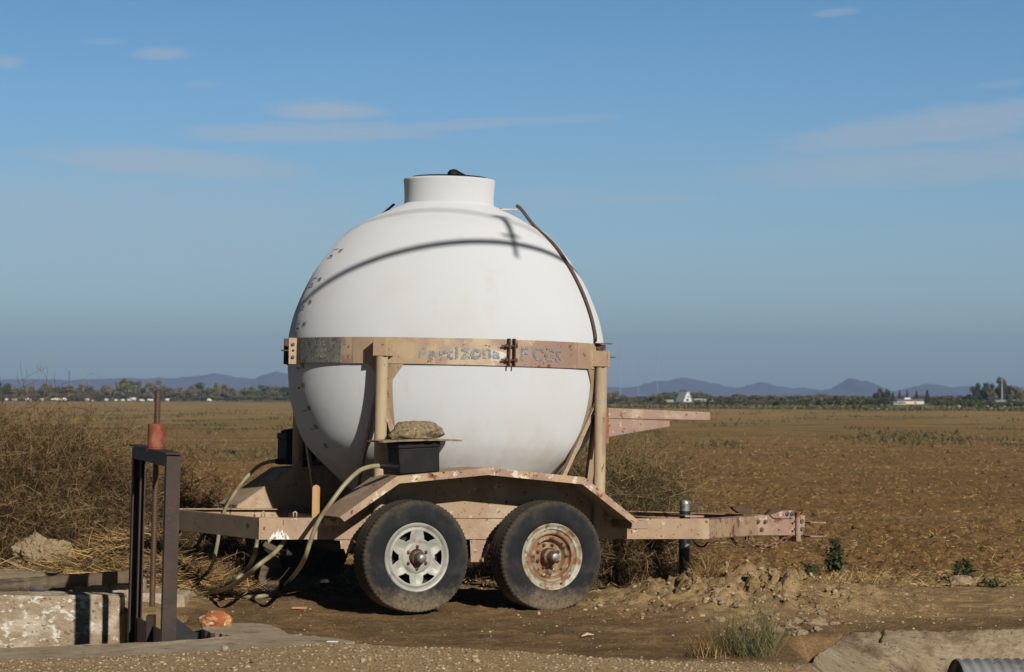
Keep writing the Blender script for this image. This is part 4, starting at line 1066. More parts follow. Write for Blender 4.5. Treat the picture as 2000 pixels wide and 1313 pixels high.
# ---- legs under the band with their braces and cradle straps
zleg1 = L(744, 694, .33).z
zlt = zt_
for sx_, side, topy in ((-1, 1, 0), (1, 1, 0), (-1, -1, 0), (1, -1, 0)):
    f = (lambda p: p) if side == 1 else mir
    bx_ = L(744, 800, .33).x if sx_ < 0 else leg_nr.x
    if sx_ < 0 and side < 0: bx_ += .06
    zt1 = zb_ + .055 if sx_ < 0 else zb_ + .03
    m = MB(); m.tube([f(Vector((bx_, .33, zr1 - .06))), f(Vector((bx_, .33, zt1)))], .042, 24)
    leg = m.build('leg', M['tan'], trailer, smooth=True, auto=40)
    leg.data.materials[0] = M['legp']
    ang = math.atan2(.33 - YC, bx_ - XT); cd = Vector((math.cos(ang), math.sin(ang), 0)); td = Vector((-cd.y, cd.x, 0)); cen = Vector((XT, YC, 0))
    # head box between pipe and band
    m = MB(); rl = math.hypot(bx_ - XT, .33 - YC)
    z0, z1 = (zb_ + .05, zt_ - .004) if sx_ < 0 else (zb_ + .02, zt_ - .05)
    q_ = [cen + cd * (RB + .001) + td * .055, cen + cd * (RB + .001) - td * .055, cen + cd * (rl + .045) - td * .05, cen + cd * (rl + .045) + td * .05]
    m.prism([f(p + Vector((0, 0, z0))) for p in q_], (0, 0, z1 - z0)); m.build('leg_head', M['bandtan'], leg, bevel=.003)
    # curved cradle strip under the band, following the tank
    m = MB(); vs = []; K = 26; zlo = .78
    for i in range(K + 1):
        z = zb_ - .001 + (zlo - zb_) * i / K; rr = tankr(z) + .004
        hw = .045 + .085 * max(0, 1 - (zb_ - z) / .11) ** 1.0
        hw *= (1 if i < K * .75 else 1)
        for k_, o_ in ((-1, 0), (1, 0), (1, .006), (-1, .006)):
            vs.append(f(cen + cd * (rr + o_) + td * hw * k_ + Vector((0, 0, z))))
    fs = []
    for i in range(K):
        for k_ in range(4): fs.append((i * 4 + k_, i * 4 + (k_ + 1) % 4, (i + 1) * 4 + (k_ + 1) % 4, (i + 1) * 4 + k_))
    fs += [(3, 2, 1, 0), tuple(K * 4 + k_ for k_ in range(4))]
    m.add(vs, fs).build('cradle_strip', M['bandtan'], trailer)
    # braces of angle iron
    def angle(a, b, wv, dv, s1=.045):
        mm = MB(); a = f(a); b = f(b); t = (b - a).normalized(); w1_ = (Vector(wv) - t * Vector(wv).dot(t)).normalized(); w2_ = t.cross(w1_) * dv
        mm.prism([a, b, b + w1_ * s1, a + w1_ * s1], w2_ * .005); mm.prism([a + w2_ * .0051, b + w2_ * .0051, b + w2_ * s1, a + w2_ * s1], w1_ * .005)
        return mm.build('brace', M['tan'], trailer)
    if sx_ > 0:
        a = L(1166, 770, .40); b = L(1092, 932, .42)
        angle(a, b, (1, 0, -.2), 1)
        a = L(1163, 812, .48); b = L(1146, 945, .62); angle(a, b, (1, 0, 0), -1)
    else:
        a = L(748, 748, .40); b = L(792, 905, .42); b.z -= .02
        angle(a, b, (-1, 0, -.2), 1)
        a = L(733, 762, .44); b = L(690, 965, .80); angle(a, b, (1, 0, 0), 1, .035)
# stub bracket bolted to the head of the near front leg
m = MB(); ph = Vector((leg_nr.x, .36, zt_ - .05)); cen = Vector((XT, YC, 0))
q = [L(1152, 670, .40), L(1181, 674, .33), L(1180, 680, .33), L(1172, 689, .36), L(1160, 688, .38), L(1153, 680, .40)]
m.prism(q, (.0, -.02, 0)); m.build('strap_bracket', M['strap'], trailer)
m = MB(); a = L(1168, 671, .33); m.box(a + Vector((.04, 0, 0)), (.13, .05, .006)); a = L(1165, 668, .34); m.tube([a, a + Vector((0, 0, .035))], .005, 6); m.build('strap_tab', M['rusty'], trailer)
m = MB(); a = L(1188, 698, .36); m.box(a, (.09, .05, .007)); m.build('leg_tab', M['rusty'], trailer)
m = MB(); a = L(1186, 700, .33); m.box(a + Vector((-.012, .01, -.01)), (.05, .06, .12), bev=.004); m.build('leg_flange', M['tan'], trailer)
# side arm on the front leg: channel and tapering gusset
m = MB(); ya = .33
q = [L(1187, 797, ya), L(1387, 805.5, ya), L(1387, 820.5, ya), L(1187, 816.5, ya)]
m.prism(q, (0, .006, 0)); m.prism([q[0] + Vector((0, .006, 0)), q[1] + Vector((0, .006, 0)), q[1] + Vector((0, .08, 0)), q[0] + Vector((0, .08, 0))], (0, 0, -.006)); m.prism([q[3] + Vector((0, .006, 0)), q[2] + Vector((0, .006, 0)), q[2] + Vector((0, .08, 0)), q[3] + Vector((0, .08, 0))], (0, 0, .006))
arm = m.build('side_arm', M['band'], trailer)
m = MB(); m.prism([L(1189, 818, ya + .01), L(1308, 822, ya + .01), L(1308, 833, ya + .01), L(1189, 853, ya + .01)], (0, .006, 0)); m.build('arm_gusset', M['band'], arm)
m = MB(); m.prism([L(1182, 797, ya - .01), L(1189, 797, ya - .01), L(1189, 866, ya - .01), L(1182, 866, ya - .01)], (0, .05, 0)); m.build('arm_mount', M['rust_orange'], arm)
# small loop lugs on the rear of the rail
m = MB()
for px in (511, 573):
    p = L(px, 1010, YR + .02); m.tube([p, p + Vector((0, 0, .03)), p + Vector((.012, 0, .036)), p + Vector((.022, 0, .03)), p + Vector((.022, 0, 0))], .006, 6)
m.build('tie_loops', M['bandtan'], trailer, smooth=True)
# white scuffed paint on the rail corner
m = MB(); yy = YR - .0035; c0 = L(538, 1054, yy); vs = []
for k in range(28):
    t = k / 27; vs.append((c0.x - .085 + .17 * t + .04, yy, c0.z + .002 + (.052 * math.sin(math.pi * min(1, t * 1.15)) ** .7 if t < .87 else 0.0) * (1 + .35 * math.sin(k * 2.7) + .2 * math.sin(k * 5.1))))
vs += [(c0.x + .125, yy, c0.z + .001), (c0.x - .045, yy, c0.z + .001)]
MB().add(vs, [tuple(range(30))]).build('white_scuff', worn('flaking white paint', (.72, .74, .72), .42, .46, 30), trailer)

# ---- black boxes on the fenders, the board and stone on the near one, the hoses
def tw(p): return TM @ Vector(p)
def bbox(name, cl, size, label, yaw=YAW):
    b = empty(name, tw(cl), (0, NOSE, YAW)); tag(b, label, 'battery box')
    l_, d_, h_ = size
    m = MB(); t = .975
    lo = [(-l_ / 2 * t, -d_ / 2 * t, 0), (l_ / 2 * t, -d_ / 2 * t, 0), (l_ / 2 * t, d_ / 2 * t, 0), (-l_ / 2 * t, d_ / 2 * t, 0)]
    hi = [(-l_ / 2, -d_ / 2, h_ * .80), (l_ / 2, -d_ / 2, h_ * .80), (l_ / 2, d_ / 2, h_ * .80), (-l_ / 2, d_ / 2, h_ * .80)]
    m.add(lo + hi, [(3, 2, 1, 0), (4, 5, 6, 7), (0, 1, 5, 4), (1, 2, 6, 5), (2, 3, 7, 6), (3, 0, 4, 7)])
    m.build('box_body', M['black'], b, bevel=.008)
    m = MB(); m.box((0, 0, h_ * .9), (l_ + .012, d_ + .012, h_ * .2), bev=.006); m.build('box_lid', M['black'], b)
    return b
zf = lambda px, py, yl: L(px, py, yl)
pc = L(812, 921.5, .10)
fl = lambda x: float(np.interp(x, [L(*p, -.02).x for p in FP], [L(*p, -.02).z for p in FP]))
nb = (pc.x, .12, fl(pc.x) + .004)
nbox = bbox('battery_box', nb, (.30, .19, .212), 'black plastic box on the near fender, under a board and stone')
nbox.rotation_euler = (0, NOSE - .06, YAW)
zt4 = nb[2] + .212
m = MB(); rr = random.Random(3)
N1 = 26; top = []; 
ply = empty('plywood_board', tw((nb[0] - .005, .12, zt4 + .0115)), (0, NOSE - .035, YAW)); tag(ply, 'thin weathered board with ragged edges on the near black box', 'board')
vs = []
def rag(t, s_): return .008 * math.sin(t * 37 + s_) + .006 * math.sin(t * 91 + 2 * s_)
out = [(-.285 + t * .57, -.15 + rag(t, 1)) for t in np.linspace(0, 1, 20)] + [(.285 + rag(t, 2), -.14 + t * .28) for t in np.linspace(0, 1, 8)][1:-1] + [(.285 - t * .57, .15 + rag(t, 3)) for t in np.linspace(0, 1, 20)] + [(-.285 + rag(t, 4), .14 - t * .28) for t in np.linspace(0, 1, 8)][1:-1]
nO = len(out); vs = [(x, y_, .006 + .010 * abs(x / .285) ** 3 * (-1 if x > 0 else -.6)) for x, y_ in out] + [(x, y_, -.006 + .010 * abs(x / .285) ** 3 * (-1 if x > 0 else -.6)) for x, y_ in out]
fs = [tuple(range(nO)), tuple(range(2 * nO - 1, nO - 1, -1))] + [(i, i + nO, (i + 1) % nO + nO, (i + 1) % nO) for i in range(nO)]
MB().add(vs, fs).build('board', M['ply'], ply)
def stone(name, c, size, mat_, seed, rough=.14, rotz=0, sub=4, label=None, cat='rock', flat=-.55, cut=None, group=None):
    import bmesh
    bm = bmesh.new(); bmesh.ops.create_icosphere(bm, subdivisions=sub, radius=1)
    for v_ in bm.verts:
        n_ = mnoise.noise(v_.co * 1.3 + Vector((seed * 3.1, seed, 0))) * 1.6 + mnoise.noise(v_.co * 3.1 + Vector((seed, 7, seed))) * .8 + mnoise.noise(v_.co * 8 + Vector((seed, 3, 1))) * .45 + mnoise.noise(v_.co * 19 + Vector((seed, 3, 1))) * .25
        v_.co *= 1 + n_ * rough
        if v_.co.z < flat: v_.co.z = flat
        v_.co = Vector((v_.co.x * size[0], v_.co.y * size[1], (v_.co.z - flat) * size[2]))
    me = bpy.data.meshes.new(name); bm.to_mesh(me); bm.free(); me.materials.append(mat_)
    me.polygons.foreach_set('use_smooth', [True] * len(me.polygons))
    o = bpy.data.objects.new(name, me); C.objects.link(o); o.location = c; o.rotation_euler = (0, 0, rotz)
    if label: tag(o, label, cat, group)
    return o
st = stone('stone', tw((nb[0] + .003, .12, zt4 + .021)), (.185, .11, .082), M['rock'], 4, .16, YAW, label='flat speckled tan stone weighing down the board on the near black box', cat='stone', flat=-.45)
fbp = L(588, 917, 2 * YC - .13)
fb = (fbp.x, 2 * YC - .14, fl(fbp.x) + .004)
fbox = bbox('battery_box', fb, (.33, .20, .235), 'black plastic box on the far fender, partly hidden behind the tank')
fbox.rotation_euler = (0, NOSE + .03, YAW)
SCR = mat('grey scrawl', (.10, .095, .08), rough=.8)
me_ = text_mesh('2211', .13, .004); me_.materials.append(SCR); so_ = bpy.data.objects.new('scrawl', me_); C.objects.link(so_); so_.parent = fbox; so_.location = (-.03, -.105, .05); so_.rotation_euler = (R(90), R(20), 0)
cv = stone('rubber_flap', tw((fb[0] - .02, fb[1], fb[2] + .236)), (.15, .09, .034), M['black'], 9, .05, YAW, 3, label='black rubbery lump lying on top of the far black box', cat='cover', flat=-.3)

def GT(px, py, up=.014):
    z = 0.0
    for _ in range(12):
        p = G(px, py, z + up); z = .5 * z + .5 * h1(p.x, p.y)
    return G(px, py, z + up)
def hose(pts, r_, label, name='hose', fit=None):
    sp_ = spline(pts, 9); m = MB(); m.tube(sp_, r_, 10)
    o = m.build(name, M['hose'], None, smooth=True); tag(o, label, 'hose', 'dusty clear hoses hanging from the trailer')
    if fit:
        m = MB(); m.tube(fit, [.017, .022, .022, .017][:len(fit)], 12); m.build('hose_end', M['black'], o, smooth=True, auto=50)
    return o
def gz(px, py, Y, up=.015):
    p = W(px, py, Y); p.z = h1(p.x, p.y) + up; return p
def YL(px, py, yl): return (TM @ L(px, py, yl))
h0 = YL(761, 912, .02)
hose([YL(740, 910, .0), YL(722, 912, -.02), YL(700, 921, -.06), YL(672, 948, -.1), YL(645, 984, -.1), YL(622, 1018, -.06), YL(606, 1058, .0), YL(594, 1093, .1), W(575, 1123, 18.3), GT(552, 1148), GT(530, 1160), GT(500, 1166), GT(470, 1166), GT(440, 1160), GT(415, 1154), GT(395, 1150)],
     .0155, 'long dusty hose arching from the near black box over the side rail', fit=[YL(742, 910, .0), YL(750, 910.5, .0), YL(764, 912, .01), YL(776, 912, .02)])
fY = 2 * YC - .16
hose([YL(537, 901, fY), YL(522, 903, fY), YL(503, 912, fY), YL(482, 932, fY - .02), YL(462, 958, fY - .08), YL(445, 985, fY - .2), YL(434, 1010, fY - .42), YL(428, 1040, fY - .62), YL(424, 1065, fY - .75), YL(416, 1098, fY - .9), GT(402, 1126), GT(385, 1142), GT(362, 1147)],
     .0135, 'hose from the far black box that drops behind the rear beam', fit=[YL(537, 901, fY), YL(543, 901.5, fY), YL(550, 902, fY), YL(556, 902, fY)])
hose([YL(503, 1050, .9), YL(500, 1070, .9), YL(495, 1090, .85), W(482, 1112, 18.6), W(462, 1131, 18.3), GT(435, 1143), GT(400, 1145), GT(350, 1147), GT(322, 1149), GT(300, 1148)],
     .0145, 'upper of the two hoses curving from beneath the rear beam to the gate')
hose([YL(562, 1046, .55), YL(553, 1061, .5), YL(534, 1082, .4), W(505, 1104, 17.7), W(475, 1130, 17.9), W(445, 1148, 18.2), GT(405, 1160), GT(360, 1164), GT(325, 1164), GT(296, 1160)],
     .0155, 'lower hose running from below the side rail past the gate post')
# stake and wooden blocks
sk = L(616.5, 1012, YR + .12); s2 = L(616.5, 948, YR + .12); hgt = s2.z - sk.z + .10
vs = [(x * .026, 0, 0) for x in (-1, 1)]; oz = [(-.026, -.10)] + [(.026, -.10)] + [(.026 * math.cos(a), (s2.z - sk.z) - .02 + .022 * math.sin(a)) for a in np.linspace(0, math.pi, 9)]
m = MB(); m.prism([(x, 0, z) for x, z in oz], (0, .02, 0)); so = m.build('wooden_stake', M['stake']); so.location = tw(sk); so.rotation_euler = (0, NOSE, YAW - .15)
tag(so, 'upright yellow wooden stake with a rounded top behind the side rail', 'stake')
p0 = W(523, 1100, 19.75); z0 = h1(p0.x, p0.y)
blk = MB(); blk.prism([(-.07, 0, -.0), (.08, 0, 0), (.09, 0, .19), (.06, 0, .28), (-.05, 0, .29), (-.09, 0, .12)], (0, .12, 0)); bo = blk.build('timber_block', M['wood'], bevel=.008); bo.location = (p0.x + .02, p0.y, z0 - .01); bo.rotation_euler = (0, 0, .1)
tag(bo, 'pale cut log end standing in the shade under the rear rail', 'log')
m = MB(); p1 = W(536, 1072, 19.6); m.box(p1, (.17, .1, .04), rot=Matrix.Rotation(R(28), 3, 'Y'), bev=.004); o = m.build('timber_offcut', M['wood'])
tag(o, 'split board leaning on the log end under the rear rail', 'board')

# ================================================================ CANAL, SLUICE GATE, CONCRETE
def dens(poly, step=.06, jit=.006, seed=1):
    rr = random.Random(seed); out = []
    for a, b in zip(poly, poly[1:] + poly[:1]):
        a = Vector(a); b = Vector(b); n = max(1, int((b - a).length / step))
        for i in range(n):
            p = a.lerp(b, i / n); out.append(p + Vector((rr.gauss(0, jit), rr.gauss(0, jit), rr.gauss(0, jit * .25))))
    return out
# near edge of the canal and the apron that runs out from it
zl = .05
m = MB()
poly = [(-7, 14.6), (-3, 14.98), (-2.35, 15.3), (-1.98, 15.47), (-1.80, 15.62), (-1.66, 15.80), (-1.86, 16.15), (-1.92, 16.45), (-1.80, 16.72), (-1.64, 16.74), (-1.50, 16.55), (-1.33, 15.98), (-1.22, 15.82), (-1.06, 15.70), (-.92, 15.45), (-.98, 15.25), (-1.75, 14.62), (-2.9, 14.2), (-7, 13.9)]
m.prism([Vector((p.x, p.y, p.z + zl)) for p in dens([(x, y_, 0) for x, y_ in poly], .05, .007, 2)], (0, 0, -.55))
o = m.build('concrete_ledge', M['concrete']); tag(o, 'cracked concrete canal edge in the foreground, in front of the sluice gate', 'ledge')
# far wall with flaking whitewash, as a gridded face so that its edge is worn
def rough_wall(name, x0, x1, y0, y1, z0, z1, mt, label, cat, seed=1, amp=.012, step=.05):
    def G_(x, y_, z):
        n_ = mnoise.noise(Vector((x * 3 + seed, y_ * 3, z * 3))) * 1.0 + mnoise.noise(Vector((x * 11 + seed, y_ * 11, z * 11))) * .5
        return n_ * amp
    import bmesh
    bm = bmesh.new(); bmesh.ops.create_cube(bm, size=1)
    for v_ in bm.verts: v_.co = Vector((x0 + (v_.co.x + .5) * (x1 - x0), y0 + (v_.co.y + .5) * (y1 - y0), z0 + (v_.co.z + .5) * (z1 - z0)))
    bmesh.ops.bevel(bm, geom=bm.edges[:], offset=.018, segments=1, affect='EDGES')
    for it in range(7):
        es = [e for e in bm.edges if e.calc_length() > step * 1.6]
        if not es: break
        bmesh.ops.subdivide_edges(bm, edges=es, cuts=1)
    for v_ in bm.verts:
        g_ = G_(*v_.co); c = Vector(((x0 + x1) / 2, (y0 + y1) / 2, (z0 + z1) / 2)); d_ = v_.co - c
        n_ = Vector((d_.x / max(.1, (x1 - x0)) ** 1, d_.y / (y1 - y0), d_.z / (z1 - z0)))
        k = max(range(3), key=lambda i: abs(n_[i])); v_.co[k] += g_
    bmesh.ops.triangulate(bm, faces=[f_ for f_ in bm.faces if len(f_.verts) > 4])
    me = bpy.data.meshes.new(name); bm.to_mesh(me); bm.free(); me.materials.append(mt)
    o_ = bpy.data.objects.new(name, me); C.objects.link(o_)
    if label: tag(o_, label, cat)
    return o_
rough_wall('canal_wall', -6.5, -2.60, 17.60, 18.02, -1.0, .15, M['wallwhite'], 'canal side wall with flaking white coating, left of the sluice gate', 'wall', 3)
rough_wall('gate_pier', -2.66, -2.22, 18.04, 18.5, -1.0, .13, M['concrete'], 'plain concrete block behind the posts of the sluice gate', 'block', 8)
# right-hand lining: cracked concrete skirt sloping into the ditch
M['lining'] = mat('rough dusty shotcrete', (.29, .225, .145), [((.37, .30, .205), 3.5, .45, .65, 8), ((.16, .11, .065), 2.6, .50, .62, 8, .85), ((.12, .085, .05), 24, .58, .66, 7, .8), ((.46, .40, .30), 60, .62, .68, 4, .7)], .95, bump=(30, .025, 9), spec=.1)
n1, n2 = 200, 60
gx = np.linspace(0, 1, n1); gy = np.linspace(0, 1, n2); UU, VV = np.meshgrid(gx, gy)
tl_ = np.array([G(1652, 1240, .03), G(1700, 1236, .03), G(1850, 1229, .04), G(2010, 1228, .04), G(2350, 1232, .04)]); 
tx_ = np.interp(UU[0], [0, .1, .35, .6, 1], tl_[:, 0]); ty_ = np.interp(UU[0], [0, .1, .35, .6, 1], tl_[:, 1])
bl_ = np.array([G(1545, 1325, -.02), G(1640, 1372, -.2), G(1800, 1392, -.38), G(2010, 1397, -.42), G(2350, 1397, -.42)])
bx2 = np.interp(UU[0], [0, .1, .35, .6, 1], bl_[:, 0]); by2 = np.interp(UU[0], [0, .1, .35, .6, 1], bl_[:, 1]); bz2 = np.interp(UU[0], [0, .1, .35, .6, 1], [-.02, -.2, -.38, -.42, -.42])
PXs = tx_[None] * (1 - VV) + bx2[None] * VV; PYs = ty_[None] * (1 - VV) + by2[None] * VV; PZs = .035 * (1 - VV) + bz2[None] * VV
PZs = PZs + (fbm(PXs * 6, PYs * 6, 4, 4) - .5) * .035 - .04 * np.exp(-((PXs - 2.22 - .3 * (16.2 - PYs) - .05 * np.sin(PYs * 14)) / .012) ** 2) - .012 * np.exp(-((PXs - 2.02 - .25 * (16.2 - PYs)) / .012) ** 2)
PYs = PYs + (fbm(PXs * 9, PYs * 2, 3, 14) - .5) * .04 + (fbm(PXs * 38, PYs * 3, 3, 24) - .5) * .05 * np.exp(-VV * 14)
PZs = PZs + (fbm(PXs * 30, PYs * 30, 3, 34) - .5) * .012 + (np.maximum(fbm(PXs * 3, PYs * 3, 3, 44) - .55, 0)) * .10
top = np.stack([PXs, PYs, PZs], -1).reshape(-1, 3); bot = top + np.array([.02, .08, -.10]); ii = np.arange(n1 * n2).reshape(n2, n1); N_ = n1 * n2
fq = np.stack([ii[:-1, :-1], ii[1:, :-1], ii[1:, 1:], ii[:-1, 1:]], -1).reshape(-1, 4)
ed = list(ii[0, :]) + list(ii[1:, -1]) + list(ii[-1, -2::-1]) + list(ii[-2:0:-1, 0]); sd = [(a, b, b + N_, a + N_) for a, b in zip(ed, ed[1:] + ed[:1])]
o = raw('concrete_lining', np.concatenate([top, bot]), np.concatenate([fq, fq[:, ::-1] + N_, np.array(sd)]), M['lining'], smooth=False)
tag(o, 'sloping cracked concrete lining at the lower right, above the metal culvert', 'concrete lining')
# culvert pipe: corrugated half-open end
cu = empty('culvert_pipe', (2.42, 14.5, -.26)); tag(cu, 'silver corrugated metal culvert pipe at the bottom right corner', 'pipe')
m = MB(); profc = []; L_ = 1.6; K = 130; rc = .30
for i in range(K): profc.append((rc + .007 * math.sin(i / K * L_ / .055 * 2 * math.pi), L_ * i / K))
for i in range(K)[::-1]: profc.append((rc - .006 + .007 * math.sin(i / K * L_ / .055 * 2 * math.pi), L_ * i / K))
m.lathe(profc, axis='x', n=64); co = m.build('pipe_wall', mat('galvanised corrugated metal', (.34, .36, .36), [((.26, .25, .23), 5, .45, .65, 6), ((.16, .12, .09), 14, .6, .7, 6)], .45, .35), cu, smooth=True)
co.rotation_euler = (0, 0, R(4))

# ---- sluice gate
gt = empty('sluice_gate', (-2.262, 16.7, 0), (0, .027, 0)); tag(gt, 'brown steel sluice gate frame with threaded lifting rod and red cylinder', 'sluice gate')
PN = Vector((-2.02, 15.92, 0)); PFp = Vector((-2.445, 17.5, 0)); ctr = Vector((-2.23, 16.7, 0))
ax = (PFp - PN).normalized(); sx2 = Vector((ax.y, -ax.x, 0))
if sx2.x < 0: sx2 = -sx2
ztn = W(341, 886, 15.92).z; ztf = W(276, 875, 17.5).z
def gl(p): return Vector(p) - ctr
m = MB(); zb = -.9
def post(c, sgn, zt):
    mm = MB(); hw = .042; th = .009
    q_ = [c - sx2 * hw, c + sx2 * hw, c + sx2 * hw + ax * th * sgn, c - sx2 * hw + ax * th * sgn]
    mm.prism([gl(p) + Vector((0, 0, zb)) for p in q_], (0, 0, zt - zb))
    for s_ in (-1, 1):
        q_ = [c + sx2 * (hw - th) * s_ + ax * th * sgn, c + sx2 * hw * s_ + ax * th * sgn, c + sx2 * hw * s_ + ax * .08 * sgn, c + sx2 * (hw - th) * s_ + ax * .08 * sgn]
        mm.prism([gl(p) + Vector((0, 0, zb)) for p in q_], (0, 0, zt - zb))
    return mm.build('post', M['gate'], gt)
post(PN, 1, ztn - .006); post(PFp + ax * .06, -1, ztf - .006)
m = MB(); c = PFp + ax * .02; m.prism([gl(p) + Vector((0, 0, zb)) for p in (c - sx2 * .005 - ax * .0, c + sx2 * .005, c + sx2 * .005 - ax * .12, c - sx2 * .005 - ax * .12)], (0, 0, ztf - zb - .05)); m.build('guide_rail', M['gate'], gt)
m = MB(); a = PN - ax * .02; b = PFp + ax * .16; q_ = [gl(a - sx2 * .052), gl(a + sx2 * .052), gl(b + sx2 * .052), gl(b - sx2 * .052)]
sl = (ztf - ztn)
m.prism([q_[0] + Vector((0, 0, ztn)), q_[1] + Vector((0, 0, ztn)), q_[2] + Vector((0, 0, ztf + .004)), q_[3] + Vector((0, 0, ztf + .004))], (0, 0, .010))
tp = m.build('top_plate', M['gate'], gt)
m = MB()
for s_ in (-1, 1):
    a2 = PN + ax * .085 + sx2 * .040 * s_; b2 = PFp - ax * .03 + sx2 * .040 * s_
    m.prism([gl(a2) + Vector((0, 0, ztn - .075)), gl(b2) + Vector((0, 0, ztf - .075)), gl(b2) + Vector((0, 0, ztf - .001)), gl(a2) + Vector((0, 0, ztn - .001))], sx2 * .008)
m.build('top_beam', M['gate'], gt)
zc_ = W(305, 880, 16.7).z; zct = W(305, 828, 16.7).z
m = MB(); m.lathe([(.001, zc_ + .035), (.056, zc_ + .035), (.055, zct - .004), (.052, zct), (.019, zct + .001)], n=40); m.build('cylinder', M['rust_red'], gt, smooth=True, auto=35)
m = MB(); m.lathe([(.02, zc_ - .004), (.062, zc_ - .004), (.062, zc_ + .014), (.058, zc_ + .016), (.058, zc_ + .020), (.061, zc_ + .022), (.061, zc_ + .036), (.05, zc_ + .038)], n=14); m.build('nut', M['rust_red'], gt)
zrt = W(305, 763, 16.7).z; zrb = W(305, 1185, 16.7).z
m = MB(); pitch = .0105; K = int((zrt - zrb) / pitch * 4); m.lathe([(.0205 - (.0042 if i % 4 in (2,) else .002 if i % 4 in (1, 3) else 0), zrb + (zrt - zrb) * i / K) for i in range(K + 1)], n=14, cap=True)
m.build('threaded_rod', mat('brown threaded rod', (.105, .062, .042), [((.06, .04, .032), 14, .5, .7, 6), ((.16, .09, .05), 6, .55, .68, 6)], .6, .3), gt, smooth=True)
m = MB(); zpl = W(275, 1208, 17.4).z; zpn = W(330, 1236, 16.0).z
a2 = PN + ax * .03; b2 = PFp; m.prism([gl(a2) + Vector((0, 0, -.9)), gl(b2) + Vector((0, 0, -.9)), gl(b2) + Vector((0, 0, zpl)), gl(a2) + Vector((0, 0, zpn))], sx2 * .010); m.build('gate_leaf', M['gate'], gt)
m = MB(); m.prism([gl(W(px, py, 16.35)) for px, py in ((344, 1205), (353, 1212), (380, 1232), (424, 1243), (424, 1262), (344, 1262))], (.02, .05, 0)); m.build('plate_and_pit_dark', M['shade_black'], gt)  # dark plate, drawn on to the right to paint in the pit's blackness
m = MB(); m.box((-.004, 0, zpl - .02), (.05, .10, .20), bev=.004); m.build('rod_bracket', M['gate'], gt)

# ---- plank, slabs, rocks about the canal
def plank_between(a, b, hw, hh, name, label, mt, seed=1):
    a = Vector(a); b = Vector(b); t = (b - a).normalized(); Ln = (b - a).length; rr = random.Random(seed)
    K = 30; vs = []; s_ = t.cross(Vector((0, 0, 1))).normalized(); u_ = s_.cross(t)
    for i in range(K + 1):
        p = a + t * Ln * i / K; e = .004
        for x, z in ((-hw, -hh), (hw, -hh), (hw, hh), (-hw, hh)): vs.append(p - a + s_ * (x + rr.gauss(0, e)) + u_ * (z + rr.gauss(0, e)))
    fs = [(i * 4 + k, i * 4 + (k + 1) % 4, (i + 1) * 4 + (k + 1) % 4, (i + 1) * 4 + k) for i in range(K) for k in range(4)] + [(3, 2, 1, 0), tuple(K * 4 + k for k in range(4))]
    # bring the long side onto the object's own x axis so that the grain runs along it
    rot = Matrix((t, -s_, u_)).transposed(); inv = rot.inverted()
    o_ = MB().add([inv @ v_ for v_ in vs], fs).build(name, mt, bevel=.004); o_.location = a; o_.rotation_euler = rot.to_euler()
    tag(o_, label, 'plank'); return o_
plank_between(W(-60, 1149, 18.05), W(266, 1125, 18.10), .045, .040, 'timber_plank', 'long grey weathered timber lying beside the canal, left of the gate', M['wood'], 5)
o = rough_wall('concrete_chunk', -3.0, -2.55, 18.15, 18.62, .07, .205, M['concrete'], 'concrete block with rounded edges under the right end of the timber', 'concrete block', 21, .02)
o = rough_wall('concrete_slab', -5.2, -3.28, 18.9, 20.2, .05, .175, M['concrete'], 'flat concrete slab at the left edge, behind the grey timber', 'slab', 12, .012, .1)
def on(px, py, Y): p = W(px, py, Y); return Vector((p.x, p.y, h1(p.x, p.y) - .015))
stone('mud_rock', on(86, 1100, 20.45), (.215, .16, .135), M['mudrock'], 3, .42, .2, 6, 'large crusty tan lump of dried mud below the dry bush, left of the gate', 'rock')
stone('mud_clod', on(182, 1100, 19.7), (.085, .07, .055), M['mudrock'], 6, .25, .9, 4, 'small pale mud clod between the large lump and the gate post', 'clod')
stone('mud_clod', on(118, 1164, 18.05), (.09, .05, .04), M['mudrock'], 12, .25, .5, 4, 'broken mud clod wedged between the timber and the canal wall', 'clod')
stone('stone', Vector((*on(75, 1166, 18.05)[:2], .15)), (.06, .04, .035), mat('dark grey stone', (.07, .075, .08), [((.13, .12, .11), 20, .5, .7, 6)], .8), 2, .15, .5, 3, 'dark grey stone beside the canal wall below the timber', 'stone')
br = stone('brick_chunk', (-1.835, 16.50, .045), (.105, .07, .065), M['brickbit'], 15, .12, .25, 5, 'orange chunk with white crust lying on the concrete ledge right of the gate', 'brick chunk', flat=-.5)
stone('clod', on(1878, 1146, 20.6), (.11, .09, .06), M['mudrock'], 22, .2, .4, 4, 'round earth clod beside the small weed at the field edge, right side', 'clod')
stone('stone', on(1540, 1152, 19.6), (.045, .035, .03), mat('pale stone', (.42, .36, .27), [((.3, .25, .17), 20, .5, .7, 6)], .8), 24, .15, 0, 3, 'small pale rounded stone on top of the earth heap', 'stone')
stone('stone', on(1572, 1262, 16.0), (.05, .04, .045), mat('grey stone', (.13, .125, .12), [((.2, .17, .14), 20, .5, .7, 6)], .8), 26, .15, 0, 3, 'grey angular stone between the grass clump and the concrete lining', 'stone')
rr = random.Random(12)
for i in range(34):     # the bigger lumps of the heap, one by one
    px = rr.gauss(1500, 70); py = rr.gauss(1192, 24); Y = (CAMZ - .08) * F / (py - HOR); s_ = rr.uniform(.02, .06)
    p = W(px, py, Y); p.z = h1(p.x, p.y) - s_ * .35
    if not (1380 < px < 1640 and 1150 < py < 1240): continue
    stone('clod', p, (s_ * rr.uniform(.8, 1.5), s_, s_ * rr.uniform(.5, .8)), M['mudrock'], 50 + i, .42, rr.random() * 3, 4, 'pale angular earth clod on the loose heap right of the wheels', 'clod', group='clods on the earth heap')
